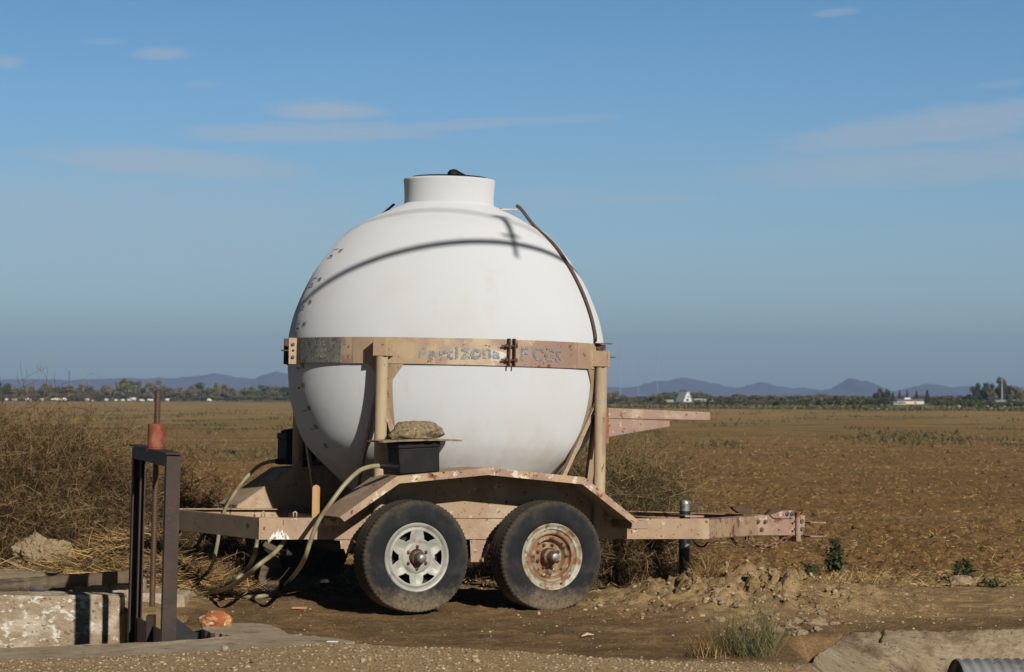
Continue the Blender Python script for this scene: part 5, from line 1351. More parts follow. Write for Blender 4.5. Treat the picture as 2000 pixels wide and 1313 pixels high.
m = MB(); p = W(1147, 1243, 16.2); p.z = h1(p.x, p.y) + .012
m.tube([(-.035, -.02, 0), (0, 0, .012), (.04, .035, .004)], [.004, .010, .003], 6); o = m.build('straw_scrap', mat('pale corn husk', (.50, .40, .25), rough=.8)); o.location = p; tag(o, 'pale scrap of husk on the bare earth right of the wheels', 'husk')
m = MB(); p = W(585, 1182, 18.2); p.z = h1(p.x, p.y) + .012
m.prism([(-.05, -.012, 0), (.05, -.01, 0), (.052, .012, 0), (-.03, .014, 0)], (0, 0, .012)); o = m.build('wood_chip', M['stake']); o.location = p; o.rotation_euler = (0, 0, -.1); tag(o, 'tan chip of wood on the dark earth left of the wheels', 'wood chip')
p = gz(633, 1256, 15.25, .0); p = Vector((-1.04, 15.4, .052)); m = MB(); m.prism([(-.03, -.01, 0), (.03, -.014, 0), (.035, .006, 0), (-.02, .014, 0)], (0, 0, .006)); o = m.build('paper_scrap', mat('white litter', (.65, .66, .68), rough=.6)); o.location = p; tag(o, 'small white scrap at the right tip of the concrete ledge', 'litter')
m = MB(); m.lathe([(.001, .03), (.016, .028), (.02, .018), (.02, -.02)], n=14); o = m.build('pipe_stub', M['concrete'], smooth=True); o.location = (-1.60, 14.85, .052); tag(o, 'small rounded concrete stub on the front of the ledge', 'stub')
bird = MB(); pb = W(452, 884, 24.2); 
bs_ = [(-.045, 0, .0), (-.03, 0, .006), (0, 0, .010), (.03, 0, .004), (.055, 0, -.012)]
bird.tube([Vector(q_) for q_ in bs_], [.005, .014, .019, .014, .004], 10)
bird.prism([(-.01, .012, .012), (.02, .012, .010), (.05, .045, .022), (.02, .05, .026)], (0, 0, .003)); bird.prism([(-.01, -.012, .012), (.02, -.012, .010), (.05, -.045, .022), (.02, -.05, .026)], (0, 0, .003))
pb = W(452, 884, 16.9); o = bird.build('bird', mat('dark bird feathers', (.03, .03, .035)), smooth=True); o.location = pb; o.scale = (.55, .55, .55); o.rotation_euler = (0, .35, .2); tag(o, 'small dark bird flying low left of the tank', 'bird')

# ================================================================ PLANTS
def bush(c, rx, ry, h, label, name='dry_bush', stems=420, fine=9000, mt='twig', mf='twigfine', seed=1, cat='bush', r0=.0042, droop=.25, lean=(0, 0), wild=1.0, fl=.11):
    rs = np.random.RandomState(seed); root = empty(name, c); tag(root, label, cat)
    V = []; Fa = []; T = []; off = 0; tips = []
    n = stems; segs = 9
    base = np.stack([rs.randn(n) * rx * .28, rs.randn(n) * ry * .28, np.zeros(n)], -1)
    az = rs.rand(n) * 6.283; sp_ = rs.rand(n) ** .7
    d = np.stack([np.cos(az) * sp_ * 1.25 * rx / h + lean[0], np.sin(az) * sp_ * 1.25 * ry / h + lean[1], np.ones(n) * .9], -1); d = unit(d)
    Lh = h * (.72 + .34 * rs.rand(n)) * (1.0 - .15 * sp_); cur = base.copy(); step = (Lh / segs)[:, None]; pathp = [cur.copy()]; curl = rs.randn(n, 3) * .16
    for s_ in range(segs):
        d = unit(d + curl * .5 + rs.randn(n, 3) * .17 * wild + np.array([0, 0, -droop * .12 * s_]))
        cur = cur + d * step; cur[:, 2] = np.maximum(cur[:, 2], .01); pathp.append(cur.copy())
    A = np.stack(pathp, 1)
    # side branches
    allp = [A]; rad = [np.full(n, r0)]
    for lev in range(2):
        src = allp[-1]; m_ = src.shape[0] * (4 if lev == 0 else 2); i = rs.randint(0, src.shape[0], m_); k = rs.randint(2, src.shape[1] - 1, m_)
        st_ = src[i, k]; dd = unit(src[i, k + 1] - src[i, k] + rs.randn(m_, 3) * .02 if k.max() < src.shape[1] - 1 else src[i, np.minimum(k + 1, src.shape[1] - 1)] - src[i, k] + 1e-4)
        dd = unit(dd + rs.randn(m_, 3) * .75); ln = h * (.10 + .25 * rs.rand(m_)) * (.8 if lev else 1); cur = st_.copy(); pp = [cur.copy()]; cl = rs.randn(m_, 3) * .2
        for s_ in range(5):
            dd = unit(dd + cl * .5 + rs.randn(m_, 3) * .22 * wild); cur = cur + dd * (ln / 5)[:, None]; cur[:, 2] = np.maximum(cur[:, 2], .008); pp.append(cur.copy())
        allp.append(np.stack(pp, 1)); rad.append(np.full(m_, r0 * (.62 if lev == 0 else .42)))
    for Apts, rd_ in zip(allp, rad):
        nn_, K = Apts.shape[:2]; t = np.empty_like(Apts); t[:, 1:-1] = Apts[:, 2:] - Apts[:, :-2]; t[:, 0] = Apts[:, 1] - Apts[:, 0]; t[:, -1] = Apts[:, -1] - Apts[:, -2]
        t /= np.linalg.norm(t, axis=2)[..., None] + 1e-9; ref = np.array([.31, .83, .46]); a1 = np.cross(t, ref); a1 /= np.linalg.norm(a1, axis=2)[..., None] + 1e-9; a2_ = np.cross(t, a1)
        rr_ = (rd_[:, None] * np.linspace(1, .35, K)[None])[..., None]
        ring_ = np.stack([Apts + (a1 * math.cos(q) + a2_ * math.sin(q)) * rr_ for q in (0, 2.094, 4.189)], 2).reshape(-1, 3)
        b_ = (np.arange(nn_) * K * 3)[:, None, None, None] + (np.arange(K - 1) * 3)[None, :, None, None]
        fr = np.array([[0, 1, 4, 3], [1, 2, 5, 4], [2, 0, 3, 5]])[None, None]
        V.append(ring_); Fa.append((b_ + fr).reshape(-1, 4) + off); off += len(ring_); T.append(np.repeat(rs.rand(nn_), K * 3))
    o_ = raw('stems', np.concatenate(V), np.concatenate(Fa), M[mt], root); tint(o_, np.concatenate(T))
    src = np.concatenate([a.reshape(-1, 3) for a in allp]); ii_ = rs.randint(0, len(src), fine); P_ = src[ii_] + rs.randn(fine, 3) * .02; P_ = P_[P_[:, 2] > .0]; nf = len(P_)
    D_ = unit(rs.randn(nf, 3) + np.array([0, 0, .3])); st0 = npr.get_state()
    blades('twigs', P_, D_, fl * (.3 + .9 * rs.rand(nf)), .0022 + .003 * rs.rand(nf), M[mf], .25, root); npr.set_state(st0)
    return root
def hz(x, y): return (x, y, h1(x, y) - .02)
bush(hz(-4.15, 21.9), .80, .55, 1.62, 'tallest dry brown bush at the left edge of the photo', stems=900, fine=42000, r0=.0034, seed=2)
bush(hz(-3.55, 21.8), .60, .5, 1.34, 'wide dry brown bush between the left edge bush and the sluice gate', stems=900, fine=42000, r0=.0034, seed=3)
bush(hz(-4.95, 21.6), .7, .5, 1.5, 'dry brown bush cut off by the left edge of the photo', stems=360, fine=9000, seed=4)
bush(hz(-3.85, 21.15), .75, .35, .95, 'low tangled dry bush right behind the large mud lump', stems=420, fine=14000, seed=5)
bush(hz(-2.98, 21.5), .27, .3, .84, 'thin dry bush seen through the sluice gate frame', stems=260, fine=7000, seed=6)
bush(hz(-2.62, 22.2), .16, .2, .85, 'wispy pale green weed standing behind the near gate post', 'tall_weed', 70, 2600, 'palegreen', 'palegreen', 7, 'weed', .003, .1, fl=.08)
bush(hz(-2.38, 21.6), .14, .2, .36, 'small dark leafless bush just above the rear beam, right of the gate', 'dark_bush', 150, 5200, 'darkleaf', 'darkleaf', 8, 'bush', .003, .1, fl=.05)
bush(hz(-2.25, 20.2), .42, .35, .42, 'dark shaded scrub beneath the rear beam of the trailer', 'dark_bush', 240, 8000, 'twig', 'twigfine', 9, 'bush', .003, .2)
bush(hz(.78, 21.3), .18, .26, 1.28, 'dense olive brown bush behind the front wheel and drawbar', stems=560, fine=28000, r0=.0036, seed=10, mt='twigolive', mf='twigolive', wild=.7)
bush(hz(.98, 20.8), .20, .22, .62, 'low tangled bush between the front wheel and the jack', stems=360, fine=9000, seed=11)
bush(hz(.22, 21.5), .5, .35, .70, 'scraggly bush visible in the gap between the two wheels', stems=380, fine=9000, seed=12)

def leafy(c, h, wd, label, n=24, seed=1, mt='weed', leaf=.035, name='green_weed'):
    rs = np.random.RandomState(seed); root = empty(name, c); tag(root, label, 'weed'); P_ = []; D_ = []; L_ = []; stm = MB()
    for i in range(n):
        az = rs.rand() * 6.283; r_ = rs.rand() * wd * .5; hh = h * (1 - .55 * (r_ / (wd * .5)) ** 1) * (.6 + .4 * rs.rand())
        a = Vector((0, 0, 0)); b = Vector((math.cos(az) * r_, math.sin(az) * r_, hh)); mid = a.lerp(b, .5) + Vector((math.cos(az) * r_ * .1, 0, -hh * .05))
        pts = spline([a, mid, b], 6); stm.tube(pts, .0022, 4, cap=False)
        for p in pts[4:]:
            for _ in range(3): P_.append([p.x + rs.randn() * .016, p.y + rs.randn() * .016, p.z + rs.randn() * .016]); D_.append([rs.randn(), rs.randn(), rs.randn() * .6 + .25]); L_.append(leaf * (.5 + rs.rand()))
    stm.build('stems', M['palegreen'], root)
    st0 = npr.get_state(); blades('leaves', np.array(P_), unit(np.array(D_)), np.array(L_), np.array(L_) * .5, M[mt], .3, root); npr.set_state(st0)
    return root
leafy(hz(2.66, 22.0), .36, .20, 'upright dark green weed at the near edge of the field, right of the drawbar', 18, 1, leaf=.045)
leafy(hz(2.47, 21.95), .13, .22, 'low spreading green weed at the foot of the upright one', 14, 5)
leafy(hz(3.60, 21.2), .22, .22, 'small green weed beside the round clod near the right edge', 20, 2, leaf=.04)
leafy(hz(3.70, 20.5), .08, .22, 'flat green weed below the small weed near the right edge', 14, 3)

def grass(c, n, h, spread, label, mt='grass', seed=1, arch=.3, wd=.0042, name='grass_clump', cat='grass clump'):
    rs = np.random.RandomState(seed); az = rs.rand(n) * 6.283; sp_ = rs.rand(n) ** .6
    P_ = np.stack([rs.randn(n) * spread * .28, rs.randn(n) * spread * .18, np.zeros(n)], -1)
    D_ = unit(np.stack([np.cos(az) * sp_ * .75, np.sin(az) * sp_ * .55, np.ones(n)], -1)); st0 = npr.get_state()
    root = empty(name, c); tag(root, label, cat)
    blades('blades', P_, D_, h * (.35 + .75 * rs.rand(n)), wd * (.6 + .8 * rs.rand(n)), M[mt], arch, root, 5); npr.set_state(st0); return root
grass(hz(1.30, 15.05), 300, .30, .34, 'clump of green grass in front of the earth heap, left of the concrete lining', seed=1, arch=.25)
grass(hz(1.10, 15.0), 170, .16, .22, 'low dark dry grass at the left foot of the green clump', 'strawdark', 2, .6)
g2 = grass(hz(1.52, 15.6), 60, .42, .10, 'tall thin grass stalks rising beside the green clump', 'palegreen', 3, .12, .003)
grass(hz(1.42, 19.0), 380, .17, .20, 'rusty brown dry grass tuft on the earth heap below the drawbar', 'strawdark', 4, .8, .004)
grass(hz(1.0, 19.6), 120, .09, .18, 'small straw tuft right behind the front tyre', 'straw', 5, .9, .004)
grass(hz(2.15, 14.9), 60, .22, .14, 'few thin stalks at the foot of the concrete lining', 'strawdark', 6, .5, .003)
# straw heaped along the canal bank
def heap(name, cx, cy, sx_, sy_, n, L0, mt, hh, label=None, seed=1):
    rs = np.random.RandomState(seed); X = cx + rs.randn(n) * sx_; Y = cy + rs.randn(n) * sy_; e = np.exp(-((X - cx) / (sx_ * 1.2)) ** 2 - ((Y - cy) / (sy_ * 1.2)) ** 2)
    Z = height(X, Y, False) + rs.rand(n) * hh * e + .005; az = rs.randn(n) * .9 + rs.choice([0, 3.14], n); el_ = rs.randn(n) * .30 - .05
    D_ = np.stack([np.cos(az) * np.cos(el_), np.sin(az) * np.cos(el_), np.sin(el_)], -1); st0 = npr.get_state()
    o_ = blades(name, np.stack([X, Y, Z], -1), D_, L0 * (.4 + rs.rand(n)), .004 + .005 * rs.rand(n), M[mt], .28, None, 4); npr.set_state(st0)
    tag(o_, kind='stuff'); return o_
heap('straw_pile', -2.75, 19.85, .40, .38, 6000, .20, 'strawdark', .26, seed=1)
heap('straw_pile', -4.05, 20.1, .45, .22, 1100, .20, 'strawdark', .06, seed=2)
heap('straw_pile', -2.45, 19.2, .30, .28, 3600, .20, 'strawdark', .18, seed=3)
heap('straw_pile', -3.5, 19.6, .5, .12, 400, .26, 'straw', .03, seed=4)
heap('straw_pile', -2.2, 20.3, .45, .4, 3200, .2, 'strawdark', .18, seed=6)

# ================================================================ FAR: TREES, HOUSES, HILLS
def crown_mesh(kind, seed):
    rs = np.random.RandomState(seed); n = {'round': 2600, 'loose': 1900, 'cone': 1500, 'tall': 2600, 'shrub': 1500}[kind]
    if kind == 'cone':
        z = rs.rand(n) ** 1.3; r_ = (1 - z) * .5 * (.5 + .5 * rs.rand(n)); az = rs.rand(n) * 6.283; P_ = np.stack([r_ * np.cos(az), r_ * np.sin(az), z], -1) + rs.randn(n, 3) * .02
    else:
        nc = {'round': 22, 'loose': 16, 'tall': 16, 'shrub': 12}[kind]; cs = []
        while len(cs) < nc:
            p = rs.uniform(-1, 1, 3)
            if np.linalg.norm(p) < 1:
                zz = .5 + p[2] * .42
                if kind == 'tall': p[:2] *= .55 if zz < .6 else .85
                cs.append([p[0] * .8, p[1] * .8, max(zz, .16)])
        cs = np.array(cs); i = rs.randint(0, nc, n); sg = .5 * (.20 + .16 * rs.rand(nc))[i][:, None] * np.array([1.1, 1.1, .62]); g_ = rs.randn(n, 3); g_ /= np.maximum(np.linalg.norm(g_, axis=1)[:, None] / (1.4 * rs.rand(n)[:, None] ** .4), .2)
        P_ = cs[i] + g_ * sg; P_[:, 2] = np.maximum(P_[:, 2], .03)
    D_ = unit(rs.randn(n, 3) + np.array([0, 0, .2])); st0 = npr.get_state()
    o_ = blades('crown', P_, D_, .055 + .075 * rs.rand(n), .05 + .04 * rs.rand(n), None, .3, None, 1, T=np.clip(rs.rand(n) * .7 + .3 * rs.rand(), 0, 1)); npr.set_state(st0)
    me = o_.data; bpy.data.objects.remove(o_); return me
MC = {k: mat('foliage ' + k, b, rough=.8, attr=('tint', .45, 1.45, c), trans=c) for k, b, c in (
    ('olive', (.13, .125, .055), (.20, .18, .085)), ('grey', (.165, .14, .08), (.23, .20, .115)), ('dark', (.042, .058, .024), (.075, .09, .04)), ('green', (.095, .115, .042), (.15, .165, .065)))}
BARK = mat('grey bark', (.12, .09, .065), rough=.9)
CR = {}
for kd in ('round', 'loose', 'cone', 'tall', 'shrub'):
    for s_ in range(4 if kd in ('round', 'loose', 'shrub') else 2):
        for colr in MC:
            if s_ == 0 or kd in ('round', 'loose', 'shrub', 'tall'): CR[(kd, s_, colr)] = (kd, s_, colr)
_cm = {}
def tree(px, Y, wpx, toppy, label, kind='round', colr='olive', name='desert_tree', cat='tree', group=None, var=None, base=0.0, trunk=True):
    X = (px - CX) / F * Y; ht = max(.6, W(px, toppy, Y).z - base); wd = wpx / F * Y
    k = (kind, (var if var is not None else rnd.randrange(4 if kind in ('round', 'loose', 'shrub') else 2)), colr)
    if k not in _cm:
        me = crown_mesh(kind, 100 + 13 * k[1] + len(kind)); me.materials.clear(); me.materials.append(MC[colr]); _cm[k] = me
    root = empty(name, (X, Y, base - .05), (0, 0, rnd.random() * 6.28)); tag(root, label, cat, group)
    cr = bpy.data.objects.new('crown', _cm[k]); C.objects.link(cr); cr.parent = root; cr.scale = (wd / 2, wd / 2, ht)
    if trunk:
        m_ = MB(); r_ = ht * .028 + .03
        m_.tube([(0, 0, 0), (.04 * wd, 0, ht * .3), (.0, .02 * wd, ht * .62)], [r_, r_ * .7, r_ * .3], 6)
        for q in range(3):
            a = q * 2.1 + rnd.random(); m_.tube([(.03 * wd, 0, ht * .22), (math.cos(a) * wd * .2, math.sin(a) * wd * .2, ht * .5), (math.cos(a) * wd * .33, math.sin(a) * wd * .33, ht * .72)], [r_ * .6, r_ * .4, r_ * .15], 5)
        m_.build('trunk', BARK, root)
    return root
AL = [(-20, 'the left edge'), (135, 'the dark radio mast'), (238, 'the tallest crown'), (305, 'the threaded rod'), (408, 'the lone sheep'), (500, 'the blue hill'), (590, 'the tank outline')]
AR_ = [(1180, 'the tank outline'), (1247, 'the shortest pale mast'), (1336, 'the A-frame hut'), (1482, 'the pointed hill'), (1665, 'the round hill'), (1775, 'the long house'), (1840, 'the tan house'), (1900, 'the lone palm'), (1957, 'the utility pole'), (2050, 'the right edge')]
def place_words(pxs, anchors):
    out = {}
    for (a, A_n), (b, B_n) in zip(anchors[:-1], anchors[1:]):
        q = sorted(p for p in pxs if a <= p < b); n_ = len(q); o_ = ['first', 'second', 'third', 'fourth', 'fifth', 'sixth']
        for j, p in enumerate(q):
            if n_ % 2 and j == n_ // 2 and n_ > 1: out[p] = 'midway between %s and %s' % (A_n, B_n)
            elif n_ == 1: out[p] = 'alone between %s and %s' % (A_n, B_n)
            elif j < n_ / 2: out[p] = '%s to the right of %s' % (o_[j], A_n)
            else: out[p] = '%s to the left of %s' % (o_[n_ - 1 - j], B_n)
    return out
def row(pxs, anchors, what, make):
    wds = place_words(pxs, anchors)
    for p in pxs: make(p, what + ', ' + wds[p])
LG = 'trees of the far left tree line'; RG = 'trees of the far right tree line'
LT = [(6, 52, 751, 'round', 'dark', 'dark rounded tree at the very left edge of the tree line'), (44, 44, 758, 'loose', 'grey', 'low greyish tree next to the leftmost dark one'), (78, 46, 749, 'round', 'olive', 'tree above the left cluster of white sheep'),
      (104, 40, 757, 'shrub', 'green', 'low green tree left of the dark radio mast'), (135, 50, 753, 'round', 'olive', 'tree standing right below the dark radio mast'), (168, 48, 755, 'loose', 'grey', 'greyish tree right of the dark radio mast'), (200, 46, 759, 'round', 'olive', 'low olive tree between the mast and the highest crown'),
      (238, 64, 744, 'round', 'olive', 'tallest broad tree of the left tree line'), (272, 46, 752, 'loose', 'green', 'green tree just left of the threaded rod'), (302, 44, 747, 'round', 'grey', 'tree directly behind the threaded rod'), (334, 52, 756, 'round', 'olive', 'tree just right of the threaded rod'),
      (364, 50, 753, 'loose', 'grey', 'pale loose tree second right of the threaded rod'), (396, 50, 753, 'round', 'green', 'green rounded tree in the middle between rod and tank'), (424, 46, 753, 'round', 'olive', 'pointed tree right of the middle between rod and tank'), (452, 46, 763, 'shrub', 'grey', 'lowest grey shrubby tree left of the blue hill'),
      (482, 50, 760, 'round', 'olive', 'olive tree below the left foot of the blue hill'), (512, 46, 758, 'loose', 'green', 'green tree below the blue hill'), (540, 46, 761, 'round', 'olive', 'low tree just left of the tank'), (566, 44, 755, 'round', 'dark', 'dark tree touching the left outline of the tank')]
for px, wp, tp, kd, cl, lb in LT:
    Yt = float(field_edge((px - CX) / F * 620)) + 14 + rnd.random() * 14
    tree(px, Yt, wp * 1.3, tp - 5, lb if 'tree' in lb else 'olive tree ' + lb, kd, cl, group=LG)
def mk(px, lb):
    Yt = float(field_edge((px - CX) / F * 620)) + 34 + rnd.random() * 20
    tree(px + rnd.uniform(-6, 6), Yt, 60 + rnd.random() * 18, 758 + rnd.uniform(-4, 4), lb, rnd.choice(['round', 'shrub']), rnd.choice(['olive', 'grey', 'grey', 'green']), group='back row of the left tree line', trunk=False)
row(range(-6, 584, 18), AL, 'low back-row tree', mk)
def mk(px, lb):
    Yt = float(field_edge((px - CX) / F * 620)) + 8 + rnd.random() * 4
    tree(px + rnd.uniform(-6, 6), Yt, 44 + rnd.random() * 14, 768 + rnd.uniform(-3, 4), lb, 'shrub', rnd.choice(['olive', 'grey', 'grey']), 'desert_shrub', 'shrub', group='shrubs along the left field edge', trunk=False)
row(range(-4, 584, 20), AL, 'low shrub at field edge', mk)
RT = [(1196, 40, 765, 'round', 'grey', 'first low tree right of the tank, above the side arm'), (1222, 40, 771, 'round', 'olive', 'low tree above the right half of the side arm'), (1250, 44, 774, 'shrub', 'green', 'low green tree left of the A-frame hut'), (1288, 40, 768, 'loose', 'olive', 'tree at the left shoulder of the A-frame hut'),
      (1306, 46, 763, 'round', 'grey', 'bushy tree left behind the A-frame hut'), (1328, 46, 757, 'round', 'olive', 'highest tree directly behind the A-frame hut'), (1354, 42, 762, 'round', 'olive', 'tree right behind the A-frame hut'), (1374, 40, 766, 'loose', 'grey', 'greyish tree right of the A-frame hut'),
      (1405, 50, 773, 'shrub', 'olive', 'low tree above the small pale shed'), (1440, 50, 773, 'round', 'green', 'green tree below the saddle between two hills'), (1476, 52, 772, 'loose', 'olive', 'loose olive tree below the small pointed hill'), (1512, 54, 772, 'round', 'grey', 'grey tree right below the small pointed hill'),
      (1552, 60, 770, 'round', 'green', 'broad green tree between the pointed and the round hill'), (1592, 56, 770, 'round', 'olive', 'olive tree left of the round hill'), (1630, 52, 772, 'loose', 'green', 'green tree under the left slope of the round hill'), (1664, 54, 769, 'round', 'olive', 'tree under the top of the round hill'),
      (1694, 46, 772, 'round', 'green', 'tree under the right slope of the round hill'), (1722, 34, 757, 'round', 'dark', 'tall dark rounded tree left of the pale house'), (1862, 48, 770, 'round', 'olive', 'tree right of the small tan house'), (1888, 44, 769, 'loose', 'dark', 'dark tree left of the lone palm'), (1838, 36, 774, 'round', 'green', 'green tree touching the small tan house')]
for px, wp, tp, kd, cl, lb in RT:
    Yt = float(field_edge((px - CX) / F * 330)) + (60 if px < 1400 else 45) + rnd.random() * 20
    if 1290 < px < 1390: Yt = 640
    tree(px, Yt, wp * 1.3, tp, lb, kd, cl, group=RG)
for px, wp, tp, lb in [(1744, 22, 767, 'leftmost small dark conifer behind the pale house'), (1757, 17, 763, 'slender dark conifer second from left behind the pale house'), (1772, 20, 764, 'dark conifer above the roof vent of the pale house'), (1790, 22, 764, 'dark conifer above the right end of the pale house'), (1811, 26, 763, 'broadest dark conifer right of the pale house')]:
    tree(px, 520, wp * 1.25, tp, lb, 'cone', 'dark', 'conifer', 'conifer', 'dark conifers behind the pale house')
for px, wp, tp, cl, lb in [(1920, 34, 741, 'dark', 'tall ragged dark tree right of the lone palm'), (1934, 40, 758, 'olive', 'lower bushy tree beside the tall ragged one'), (1952, 30, 741, 'dark', 'tall dark tree just left of the utility pole'), (1968, 26, 741, 'dark', 'tall dark tree just right of the utility pole'), (1976, 36, 755, 'olive', 'olive tree right of the utility pole'), (1992, 34, 757, 'olive', 'tree at the very right edge of the photo')]:
    tree(px, 430, wp * 1.45, tp - 3, lb, 'round', cl, 'tall_tree', 'tree', 'tall trees around the utility pole')
def mk(px, lb):
    Yt = float(field_edge((px - CX) / F * 330)) + 26 + rnd.random() * 14
    tree(px + rnd.uniform(-6, 6), Yt, 46 + rnd.random() * 18, (783 if px < 1420 else 778) + rnd.uniform(-3, 3), lb, 'shrub', rnd.choice(['olive', 'green', 'grey']) if px < 1500 else rnd.choice(['green', 'olive', 'dark']), 'bush', 'bush', group='front row of the right tree line', trunk=False)
row([p for p in range(1186, 2010, 19) if not 1722 < p < 1856], AR_, 'low front-row bush', mk)
def mk(px, lb):
    tree(px + rnd.uniform(-6, 6), 600 + rnd.random() * 40, 64 + rnd.random() * 18, (772 if px < 1420 else 772) + rnd.uniform(-3, 3), lb, 'round', rnd.choice(['olive', 'grey', 'grey']), group='back row of the right tree line', trunk=False)
row(range(1186, 2010, 26), AR_, 'hazy back-row tree', mk)
# low green growth right along the far field edge
nn2 = 26000
t_ = npr.rand(nn2); Xe = np.where(t_ < .45, npr.uniform(-150, -42, nn2), npr.uniform(8, 62, nn2)); Ye = field_edge(Xe) + npr.rand(nn2) * 16
hgt_ = np.where(Xe > 30, .28, .20); P = np.stack([Xe, Ye, npr.rand(nn2) * hgt_ * (.5 + fbm(Xe * .2, Ye * .2, 2, 5))], -1); D = unit(npr.randn(nn2, 3) + np.array([0, 0, .5]))
tag(blades('field_edge_growth', P, D, .12 + .2 * npr.rand(nn2), .12 + .12 * npr.rand(nn2), MC['olive'], .2, None, 1), kind='stuff')

# wood behind the tank, seen only when one steps aside
nn3 = 16000; u3 = npr.rand(nn3); Y3 = 520 + 60 * npr.rand(nn3); X3 = (-.080 + .115 * u3) * Y3; Z3 = npr.rand(nn3) * (1.6 + 2.6 * vnoise(X3 / 4, X3 * 0, 3)); D3 = unit(npr.randn(nn3, 3))
tag(blades('far_wood', np.stack([X3, Y3, Z3], -1), D3, .35 + .3 * npr.rand(nn3), .25 + .2 * npr.rand(nn3), MC['olive'], .2, None, 1), kind='stuff')
# fan palm
pr_ = empty('fan_palm', ((1900 - CX) / F * 430, 430, 0)); tag(pr_, 'lone fan palm with a small round head above the right tree line', 'palm tree')
zt5 = W(1900, 760, 430).z; m = MB(); m.tube([(0, 0, 0), (.1, 0, zt5 * .5), (0, 0, zt5 * .9)], [.2, .16, .14], 8); m.build('trunk', BARK, pr_)
nq = 260; D = unit(npr.randn(nq, 3)); blades('crown', np.tile([0, 0, zt5 * .97], (nq, 1)) + D * .1, D, .30 + .25 * npr.rand(nq), np.full(nq, .14), MC['olive'], .3, pr_, 2)
# utility pole
up = empty('utility_pole', ((1957 - CX) / F * 330, 330, 0)); tag(up, 'tall pale utility pole among the tall trees at the right', 'utility pole')
m = MB(); zt6 = W(1957, 741, 330).z; m.tube([(0, 0, 0), (0, 0, zt6)], [.10, .08], 10); m.build('pole', mat('sun-bleached pole', (.30, .28, .26), rough=.8), up)
m = MB(); m.box((0, 0, zt6 - .12), (.9, .08, .09)); m.build('crossarm', BARK, up)

# A-frame hut
WHITE = mat('white painted boards', (.72, .72, .69), [((.58, .57, .53), 1.2, .5, .7, 6)], .7); METAL = mat('pale sheet metal roof', (.36, .40, .42), [((.28, .31, .33), .8, .45, .65, 5)], .5, .2, stretch=(6, 1, 1))
DK = mat('dark opening', (.02, .02, .022), rough=.5)
Ya = 600; ub = Ya / F; XA = (1336 - CX) * ub
hut = empty('a_frame_hut', (XA, Ya, 0), (0, 0, R(38))); tag(hut, 'small white A-frame hut with steep grey metal roof in the far field', 'hut')
H_ = W(1336, 766, Ya).z; wd = 1.25
m = MB(); m.prism([(-1.25, -wd, 0), (-.2, -wd, H_), (.2, -wd, H_), (1.25, -wd, 0)], (0, .08, 0)); m.build('gable_wall', WHITE, hut)
m = MB(); m.prism([(-1.42, -wd - .15, 0), (-.2, -wd - .15, H_ + .06), (-.2, wd, H_ + .06), (-1.42, wd, 0)], (-.06, 0, .03)); m.build('roof', METAL, hut)
m = MB(); m.prism([(1.42, -wd - .15, 0), (.2, -wd - .15, H_ + .06), (.2, wd, H_ + .06), (1.42, wd, 0)], (.06, 0, .03)); m.build('roof', WHITE, hut)
m = MB(); m.prism([(-.2, -wd - .15, H_ + .05), (.2, -wd - .15, H_ + .05), (.2, wd, H_ + .05), (-.2, wd, H_ + .05)], (0, 0, .05)); m.build('ridge_cap', METAL, hut)
m = MB(); m.box((.1, -wd - .03, H_ * .50), (.55, .06, .28)); m.build('window', DK, hut)
m = MB(); m.box((-.1, -wd - .03, .42), (.7, .06, .5)); m.build('door', DK, hut)
def shed(name, px0, px1, py0, py1, Y, label, wall, roof, cat='shed', gable=False, rot=0.0, base=0.0, zb_=None, windows=()):
    u_ = Y / F; xc_ = ((px0 + px1) / 2 - CX) * u_; wd_ = (px1 - px0) * u_; ze = W(0, py0, Y).z
    zlo_ = 0 if zb_ is None else zb_
    b = empty(name, (xc_, Y, zlo_), (0, 0, rot)); tag(b, label, cat); hh = ze - zlo_
    m_ = MB(); m_.box((0, 0, hh * .4), (wd_ * .96, 4, hh * .8)); m_.build('wall', wall, b)
    m_ = MB()
    if gable: m_.prism([(-wd_ / 2, -2.3, hh * .78), (-wd_ * .42, 0, hh), (wd_ * .42, 0, hh), (wd_ / 2, -2.3, hh * .78)], (0, .05, .05)); m_.prism([(-wd_ / 2, 2.3, hh * .78), (-wd_ * .42, 0, hh), (wd_ * .42, 0, hh), (wd_ / 2, 2.3, hh * .78)], (0, -.05, .05))
    else: m_.prism([(-wd_ / 2, -2.3, hh * .80), (wd_ / 2, -2.3, hh * .80), (wd_ / 2, 2.3, hh * .97), (-wd_ / 2, 2.3, hh * .97)], (0, 0, .10))
    m_.build('roof', roof, b)
    for (cx_, w__, zc__, h__) in windows:
        m_ = MB(); m_.box((cx_ * wd_, -2.03, zc__ * hh), (w__ * wd_, .06, h__ * hh)); m_.build('window', DK, b)
    return b
CREAM = mat('cream wall', (.66, .60, .46), rough=.8); TANW = mat('orange tan wall', (.52, .36, .23), rough=.8); GREYR = mat('grey shingle roof', (.17, .17, .18), rough=.8); GREY2 = mat('mid grey roof', (.30, .33, .35), rough=.7)
hs = shed('long_house', 1748, 1802, 780, 800, 440, 'long pale cream house with dark grey roof in front of the conifers', CREAM, GREYR, 'house', windows=[(.18, .06, .3, .25), (-.30, .05, .45, .2)])
m = MB(); m.box((-.9, 0, 3.02 - .30 - .0), (.9, .9, .28)); 
hs_h = W(0, 780, 440).z; m = MB(); m.box((-.3, -.3, hs_h + .05), (1.0, .8, .42)); m.build('roof_vent', WHITE, hs)
shed('garage', 1741, 1766, 786, 800, 425, 'low grey-roofed annex at the left end of the long pale house', CREAM, GREY2, 'annex')
shed('small_house', 1818, 1846, 783, 799, 430, 'small orange-tan house with a white roof right of the long house', TANW, WHITE, 'house', gable=True)
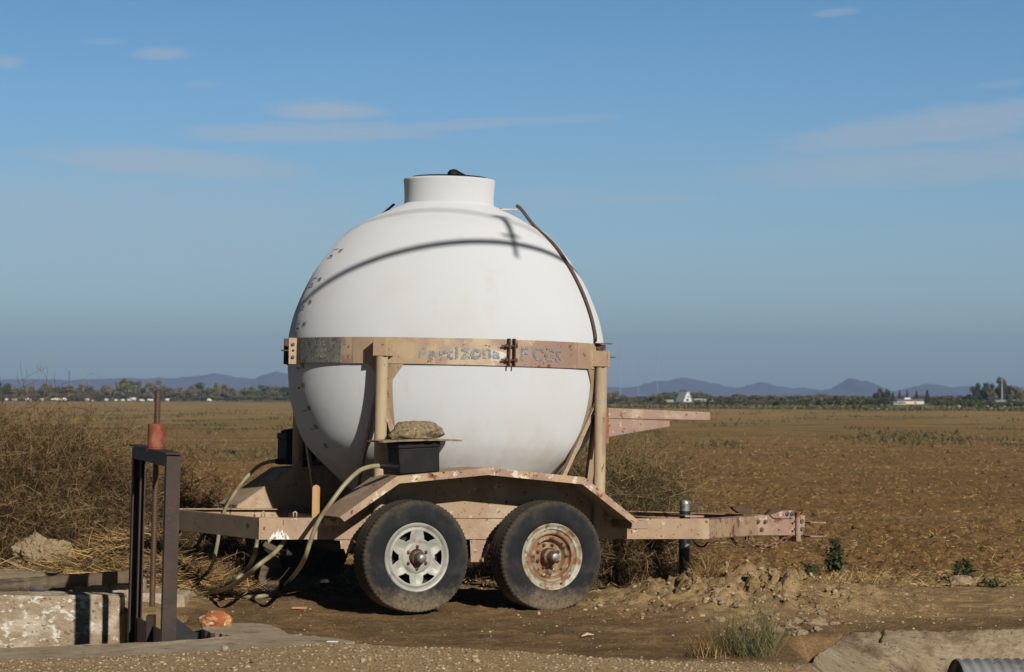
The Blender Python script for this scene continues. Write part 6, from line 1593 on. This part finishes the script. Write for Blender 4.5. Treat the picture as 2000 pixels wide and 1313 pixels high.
shed('small_shed', 1355, 1384, 780, 788, 610, 'low dark shed just right of the A-frame hut', GREYR, WHITE)
shed('small_shed', 1374, 1398, 780, 787, 590, 'small pale shed at the right end of the dark low one', WHITE, WHITE)
shed('small_shed', 1300, 1315, 782, 787, 595, 'small pale shed just left of the A-frame hut', WHITE, WHITE)
shed('grey_house', 1936, 1990, 782, 797, 330, 'low grey house half hidden below the utility pole', GREY2, GREY2, 'house', windows=[(.25, .12, .4, .3)])
for px in (1858, 1866, 1915, 1924):
    s_ = shed('white_vehicle', px - 3, px + 3, 794.5, 799, 290, {1858: 'left of two tiny white vehicles right of the tan house', 1866: 'right of two tiny white vehicles right of the tan house', 1915: 'tiny white vehicle beneath the lone palm', 1924: 'tiny white vehicle beneath the tall ragged tree'}[px], WHITE, WHITE, 'vehicle', zb_=.35)

# radio masts
def mast(px, py0, py1, Y, label, col, wd_=.9):
    r_ = empty('radio_mast', ((px - CX) / F * Y, Y, 0)); tag(r_, label, 'radio mast', 'far radio masts'); zt_m = W(px, py0, Y).z; m_ = MB(); k = wd_ / 2; cs = [(k * math.cos(a), k * math.sin(a)) for a in (0.3, 2.4, 4.5)]
    for c_1 in cs: m_.tube([(c_1[0], c_1[1], 0), (c_1[0], c_1[1], zt_m)], .07, 4)
    n_ = int(zt_m / 3)
    for i in range(n_):
        for q in range(3): m_.tube([(*cs[q], i * zt_m / n_), (*cs[(q + 1) % 3], (i + 1) * zt_m / n_)], .04, 3)
    m_.build('lattice', col, r_); return r_
PALE = mat('pale mast paint', (.38, .38, .39), rough=.6); DKM = mat('dark mast', (.08, .07, .07), rough=.6)
mast(1211, 673, 770, 2400, 'tallest faint radio mast, nearest to the tank on its right', PALE); mast(1247, 706, 770, 2600, 'shortest faint radio mast in the middle of three', PALE, .7); mast(1284, 681, 770, 2500, 'faint radio mast right of the other two', PALE)
mast(135, 723, 770, 1400, 'dark radio mast above the left tree line', DKM, .6)

# sheep along the far left field edge
def sheep_mesh(seed):
    rs = random.Random(seed); vs = []; import bmesh
    bm = bmesh.new(); bmesh.ops.create_icosphere(bm, subdivisions=3, radius=1)
    head_down = seed % 2
    for v_ in bm.verts:
        p = v_.co.copy(); q = Vector((p.x * .52, p.y * .24, p.z * .26 + .55))
        if p.z < -.35:                                  # four legs drawn out of the underside
            for lx in (-.34, .34):
                for ly in (-.13, .13):
                    if abs(q.x - lx) < .085 and abs(q.y - ly) < .085: q.z = .02 if abs(q.x - lx) < .07 else q.z * .8; q.x = lx + (q.x - lx) * .6; q.y = ly + (q.y - ly) * .6
        if p.x > .80: k = (p.x - .80) / .20; q.x += .26 * k; q.z += (-.26 if head_down else .20) * k; q.y *= .8
        bm_ = q; v_.co = q
    me = bpy.data.meshes.new('sheep'); bm.to_mesh(me); bm.free(); me.polygons.foreach_set('use_smooth', [True] * len(me.polygons)); return me
SW = mat('white wool', (.72, .70, .64), [((.55, .5, .42), 6, .5, .7, 5)], .95); SB = mat('brown wool', (.11, .06, .04), rough=.95)
sm_ = [sheep_mesh(0), sheep_mesh(1)]
for me in sm_: me.materials.append(SW)
smb = sheep_mesh(1); smb.materials.append(SB)
SHL = [(12, 785, 1.1), (26, 784, .9), (30, 786, 1.1), (54, 785, 1.2), (59, 784, 1.1), (83, 786, 1.0), (102, 784, 1.1), (108, 787, 1.2), (112, 785, 1.1), (118, 786, 1.0), (125, 786, 1.3), (171, 787, 1.2), (181, 787, .6), (207, 787, 1.1), (227, 788, .9), (240, 787, 1.1), (251, 787, 1.0), (261, 785.5, 1.6), (275, 788, .9), (280, 786.5, .8), (290, 786.5, 1.0), (295, 787, 1.1), (310, 787, .8), (326, 787, 1.2), (408, 786, 1.2)]
SHW = place_words([q[0] for q in SHL if q[0] != 408], [(-20, 'the left edge'), (89, 'the first brown sheep'), (135, 'the dark radio mast'), (221, 'the second brown sheep'), (305, 'the threaded rod'), (408, 'the lone sheep')])
for px, py, s_ in SHL:
    Yt = float(field_edge((px - CX) / F * 600)) - 14
    o = bpy.data.objects.new('sheep', sm_[rnd.randrange(2)]); C.objects.link(o); o.location = ((px - CX) / F * Yt, Yt, -.02); o.scale = (s_ * .78, s_ * .8, s_ * .80 * rnd.uniform(.8, 1.1)); o.rotation_euler = (0, 0, rnd.choice([0, math.pi]) + rnd.uniform(-.6, .6))
    lb = 'far white sheep, ' + SHW.get(px, '')
    if px == 408: lb = 'lone white sheep far right of the others, left of the tank'
    if px == 261: lb = 'largest white sheep of the flock, left of the threaded rod'
    tag(o, lb, 'sheep', 'far flock of sheep' if px not in (408, 261) else None)
for px, lb in ((89, 'brown sheep beside a white one above the left bush'), (221, 'brown sheep among the white flock left of the threaded rod')):
    Yt = float(field_edge((px - CX) / F * 600)) - 14
    o = bpy.data.objects.new('sheep', smb); C.objects.link(o); o.location = ((px - CX) / F * Yt, Yt, -.02); o.rotation_euler = (0, 0, .2); tag(o, lb, 'sheep')

# hills
def ridge(name, Y, pts, depth=700, seed=1, rough_=2.4):
    xs_ = np.linspace(pts[0][0], pts[-1][0], 420); sk_ = np.interp(xs_, [p[0] for p in pts], [p[1] for p in pts])
    kx = np.array([.06, .24, .4, .24, .06]); sk_ = np.convolve(np.pad(sk_, 2, 'edge'), kx, 'valid') + (fbm(xs_ * .07, xs_ * 0, 5, seed, .7) - .5) * 6.0; Hh = (HOR - sk_) / F * Y + CAMZ
    dv = np.linspace(-1, 1, 41); XX_, DD_ = np.meshgrid((xs_ - CX) / F * Y, dv); HH_ = np.tile(Hh, (41, 1))
    nz = fbm(XX_ / 45, DD_ * 9, 5, seed); prof_ = (1 - np.abs(DD_)) ** .85
    ZZ_ = HH_ * prof_ * (1 - .45 * (1 - prof_) * (nz * 1.6)) + (nz - .5) * rough_ * 2 * (prof_ < .999)
    ZZ_ = np.where(np.abs(DD_) > .999, -8, ZZ_); YY_ = Y + DD_ * depth; ii = np.arange(XX_.size).reshape(XX_.shape)
    fq_ = np.stack([ii[:-1, :-1], ii[:-1, 1:], ii[1:, 1:], ii[1:, :-1]], -1).reshape(-1, 4)
    # widen with distance so the skyline keeps its bearing
    XX_ = XX_ * (YY_ / Y) ** .0
    o_ = raw(name, np.stack([XX_, YY_, ZZ_], -1).reshape(-1, 3), fq_, HILL, smooth=True); tag(o_, kind='structure'); return o_
HILL = mat('desert hillside', (.165, .115, .10), [((.11, .085, .075), .012, .45, .62, 9), ((.20, .15, .12), .03, .5, .7, 8, .6)], 1.0, spec=.1)
ridge('hills', 5600, [(-500, 748), (-200, 744), (-60, 742), (60, 741), (180, 742), (250, 738), (330, 739), (380, 735), (428, 729.5), (470, 739), (520, 741), (600, 738), (700, 745), (900, 752), (1100, 757), (1185, 757), (1215, 758), (1245, 755), (1262, 748), (1290, 744), (1312, 744), (1335, 736), (1350, 741), (1372, 745), (1398, 748), (1412, 753), (1435, 760), (1462, 752), (1482, 747), (1505, 751), (1530, 757), (1552, 759), (1572, 755), (1600, 764), (1640, 766), (1700, 767), (1760, 765), (1800, 752), (1812, 749), (1832, 751), (1858, 759), (1872, 754), (1890, 754), (1910, 757), (1950, 757), (1990, 756), (2100, 754), (2300, 760)], seed=2)
ridge('hills', 4900, [(260, 772), (285, 760), (320, 752), (350, 752), (400, 760), (470, 757), (490, 744), (512, 733), (535, 727), (556, 728), (580, 735), (640, 742), (700, 752), (800, 765), (860, 772)], 500, 5)
ridge('hills', 5000, [(1560, 774), (1590, 765), (1620, 761), (1638, 752), (1650, 743), (1662, 739), (1674, 740.5), (1684, 746), (1692, 743.5), (1700, 746), (1712, 757), (1728, 765), (1760, 765), (1780, 762), (1800, 757), (1812, 755), (1830, 764), (1860, 774)], 450, 9)

# the dusty air
hzb = MB(); hzb.box((0, 3500, 79), (16000, 7900, 160 + 4)); hz_o = hzb.build('haze', None)
hm = bpy.data.materials.new('dusty air'); hm.use_nodes = True; t = NT(hm.node_tree); t.n.clear()
pv = t.add('ShaderNodeVolumePrincipled'); pv.inputs['Color'].default_value = (.40, .60, 1.0, 1); pv.inputs['Density'].default_value = HAZE
oo = t.add('ShaderNodeOutputMaterial'); t.l.new(pv.outputs[0], oo.inputs['Volume']); hz_o.data.materials.append(hm); tag(hz_o, kind='stuff')

# unseen overhead line, invented to cast the shadow on the tank: a thick cable and a thin wire with their fitting, behind the camera's view
def tankpt(px, py):
    a, z, p = onT(px, py); return TM @ (Vector((XT, YC, 0)) + p)
D0 = 6.4
A1 = tankpt(612, 572) + SUN * D0; A3 = tankpt(1105, 512) + SUN * D0
oc = empty('unseen_cable', (0, 0, 0)); tag(oc, 'unseen overhead cable added to cast the curved shadow on the tank', 'cable')
dirv = (A3 - A1)
def cab(Pa, Pb, Pm, r_, name):
    """sagging line through Pa, Pb whose shadow also passes Pm"""
    pts = []; d_ = Pb - Pa
    for t in np.linspace(-1.4, 2.4, 40): pts.append(Pa + d_ * t)
    m_ = MB(); m_.tube(pts, r_, 8); return m_.build(name, M['black'], oc, smooth=True)
cab(A1, A3, None, .026, 'thick_cable')
B1 = tankpt(690, 446) + SUN * D0 * 1.6; B3 = tankpt(930, 417) + SUN * D0 * 1.6
cab(B1, B3, None, .010, 'thin_wire')
q0 = tankpt(984, 428) + SUN * D0; q1 = tankpt(1009, 503) + SUN * D0
m = MB(); m.tube([q0, q1], [.026, .016], 8); m.build('hanger_rod', M['black'], oc)
rt_ = Vector((math.cos(SAZ), math.sin(SAZ), 0))
for px, py, hw in ((978, 424, .085), (998, 461, .085)):
    c = tankpt(px, py) + SUN * D0; m = MB(); m.tube([c - rt_ * hw, c - rt_ * hw * .5, c + rt_ * hw * .5, c + rt_ * hw], [.006, .016, .016, .006], 6); m.build('hanger_arm', M['black'], oc)
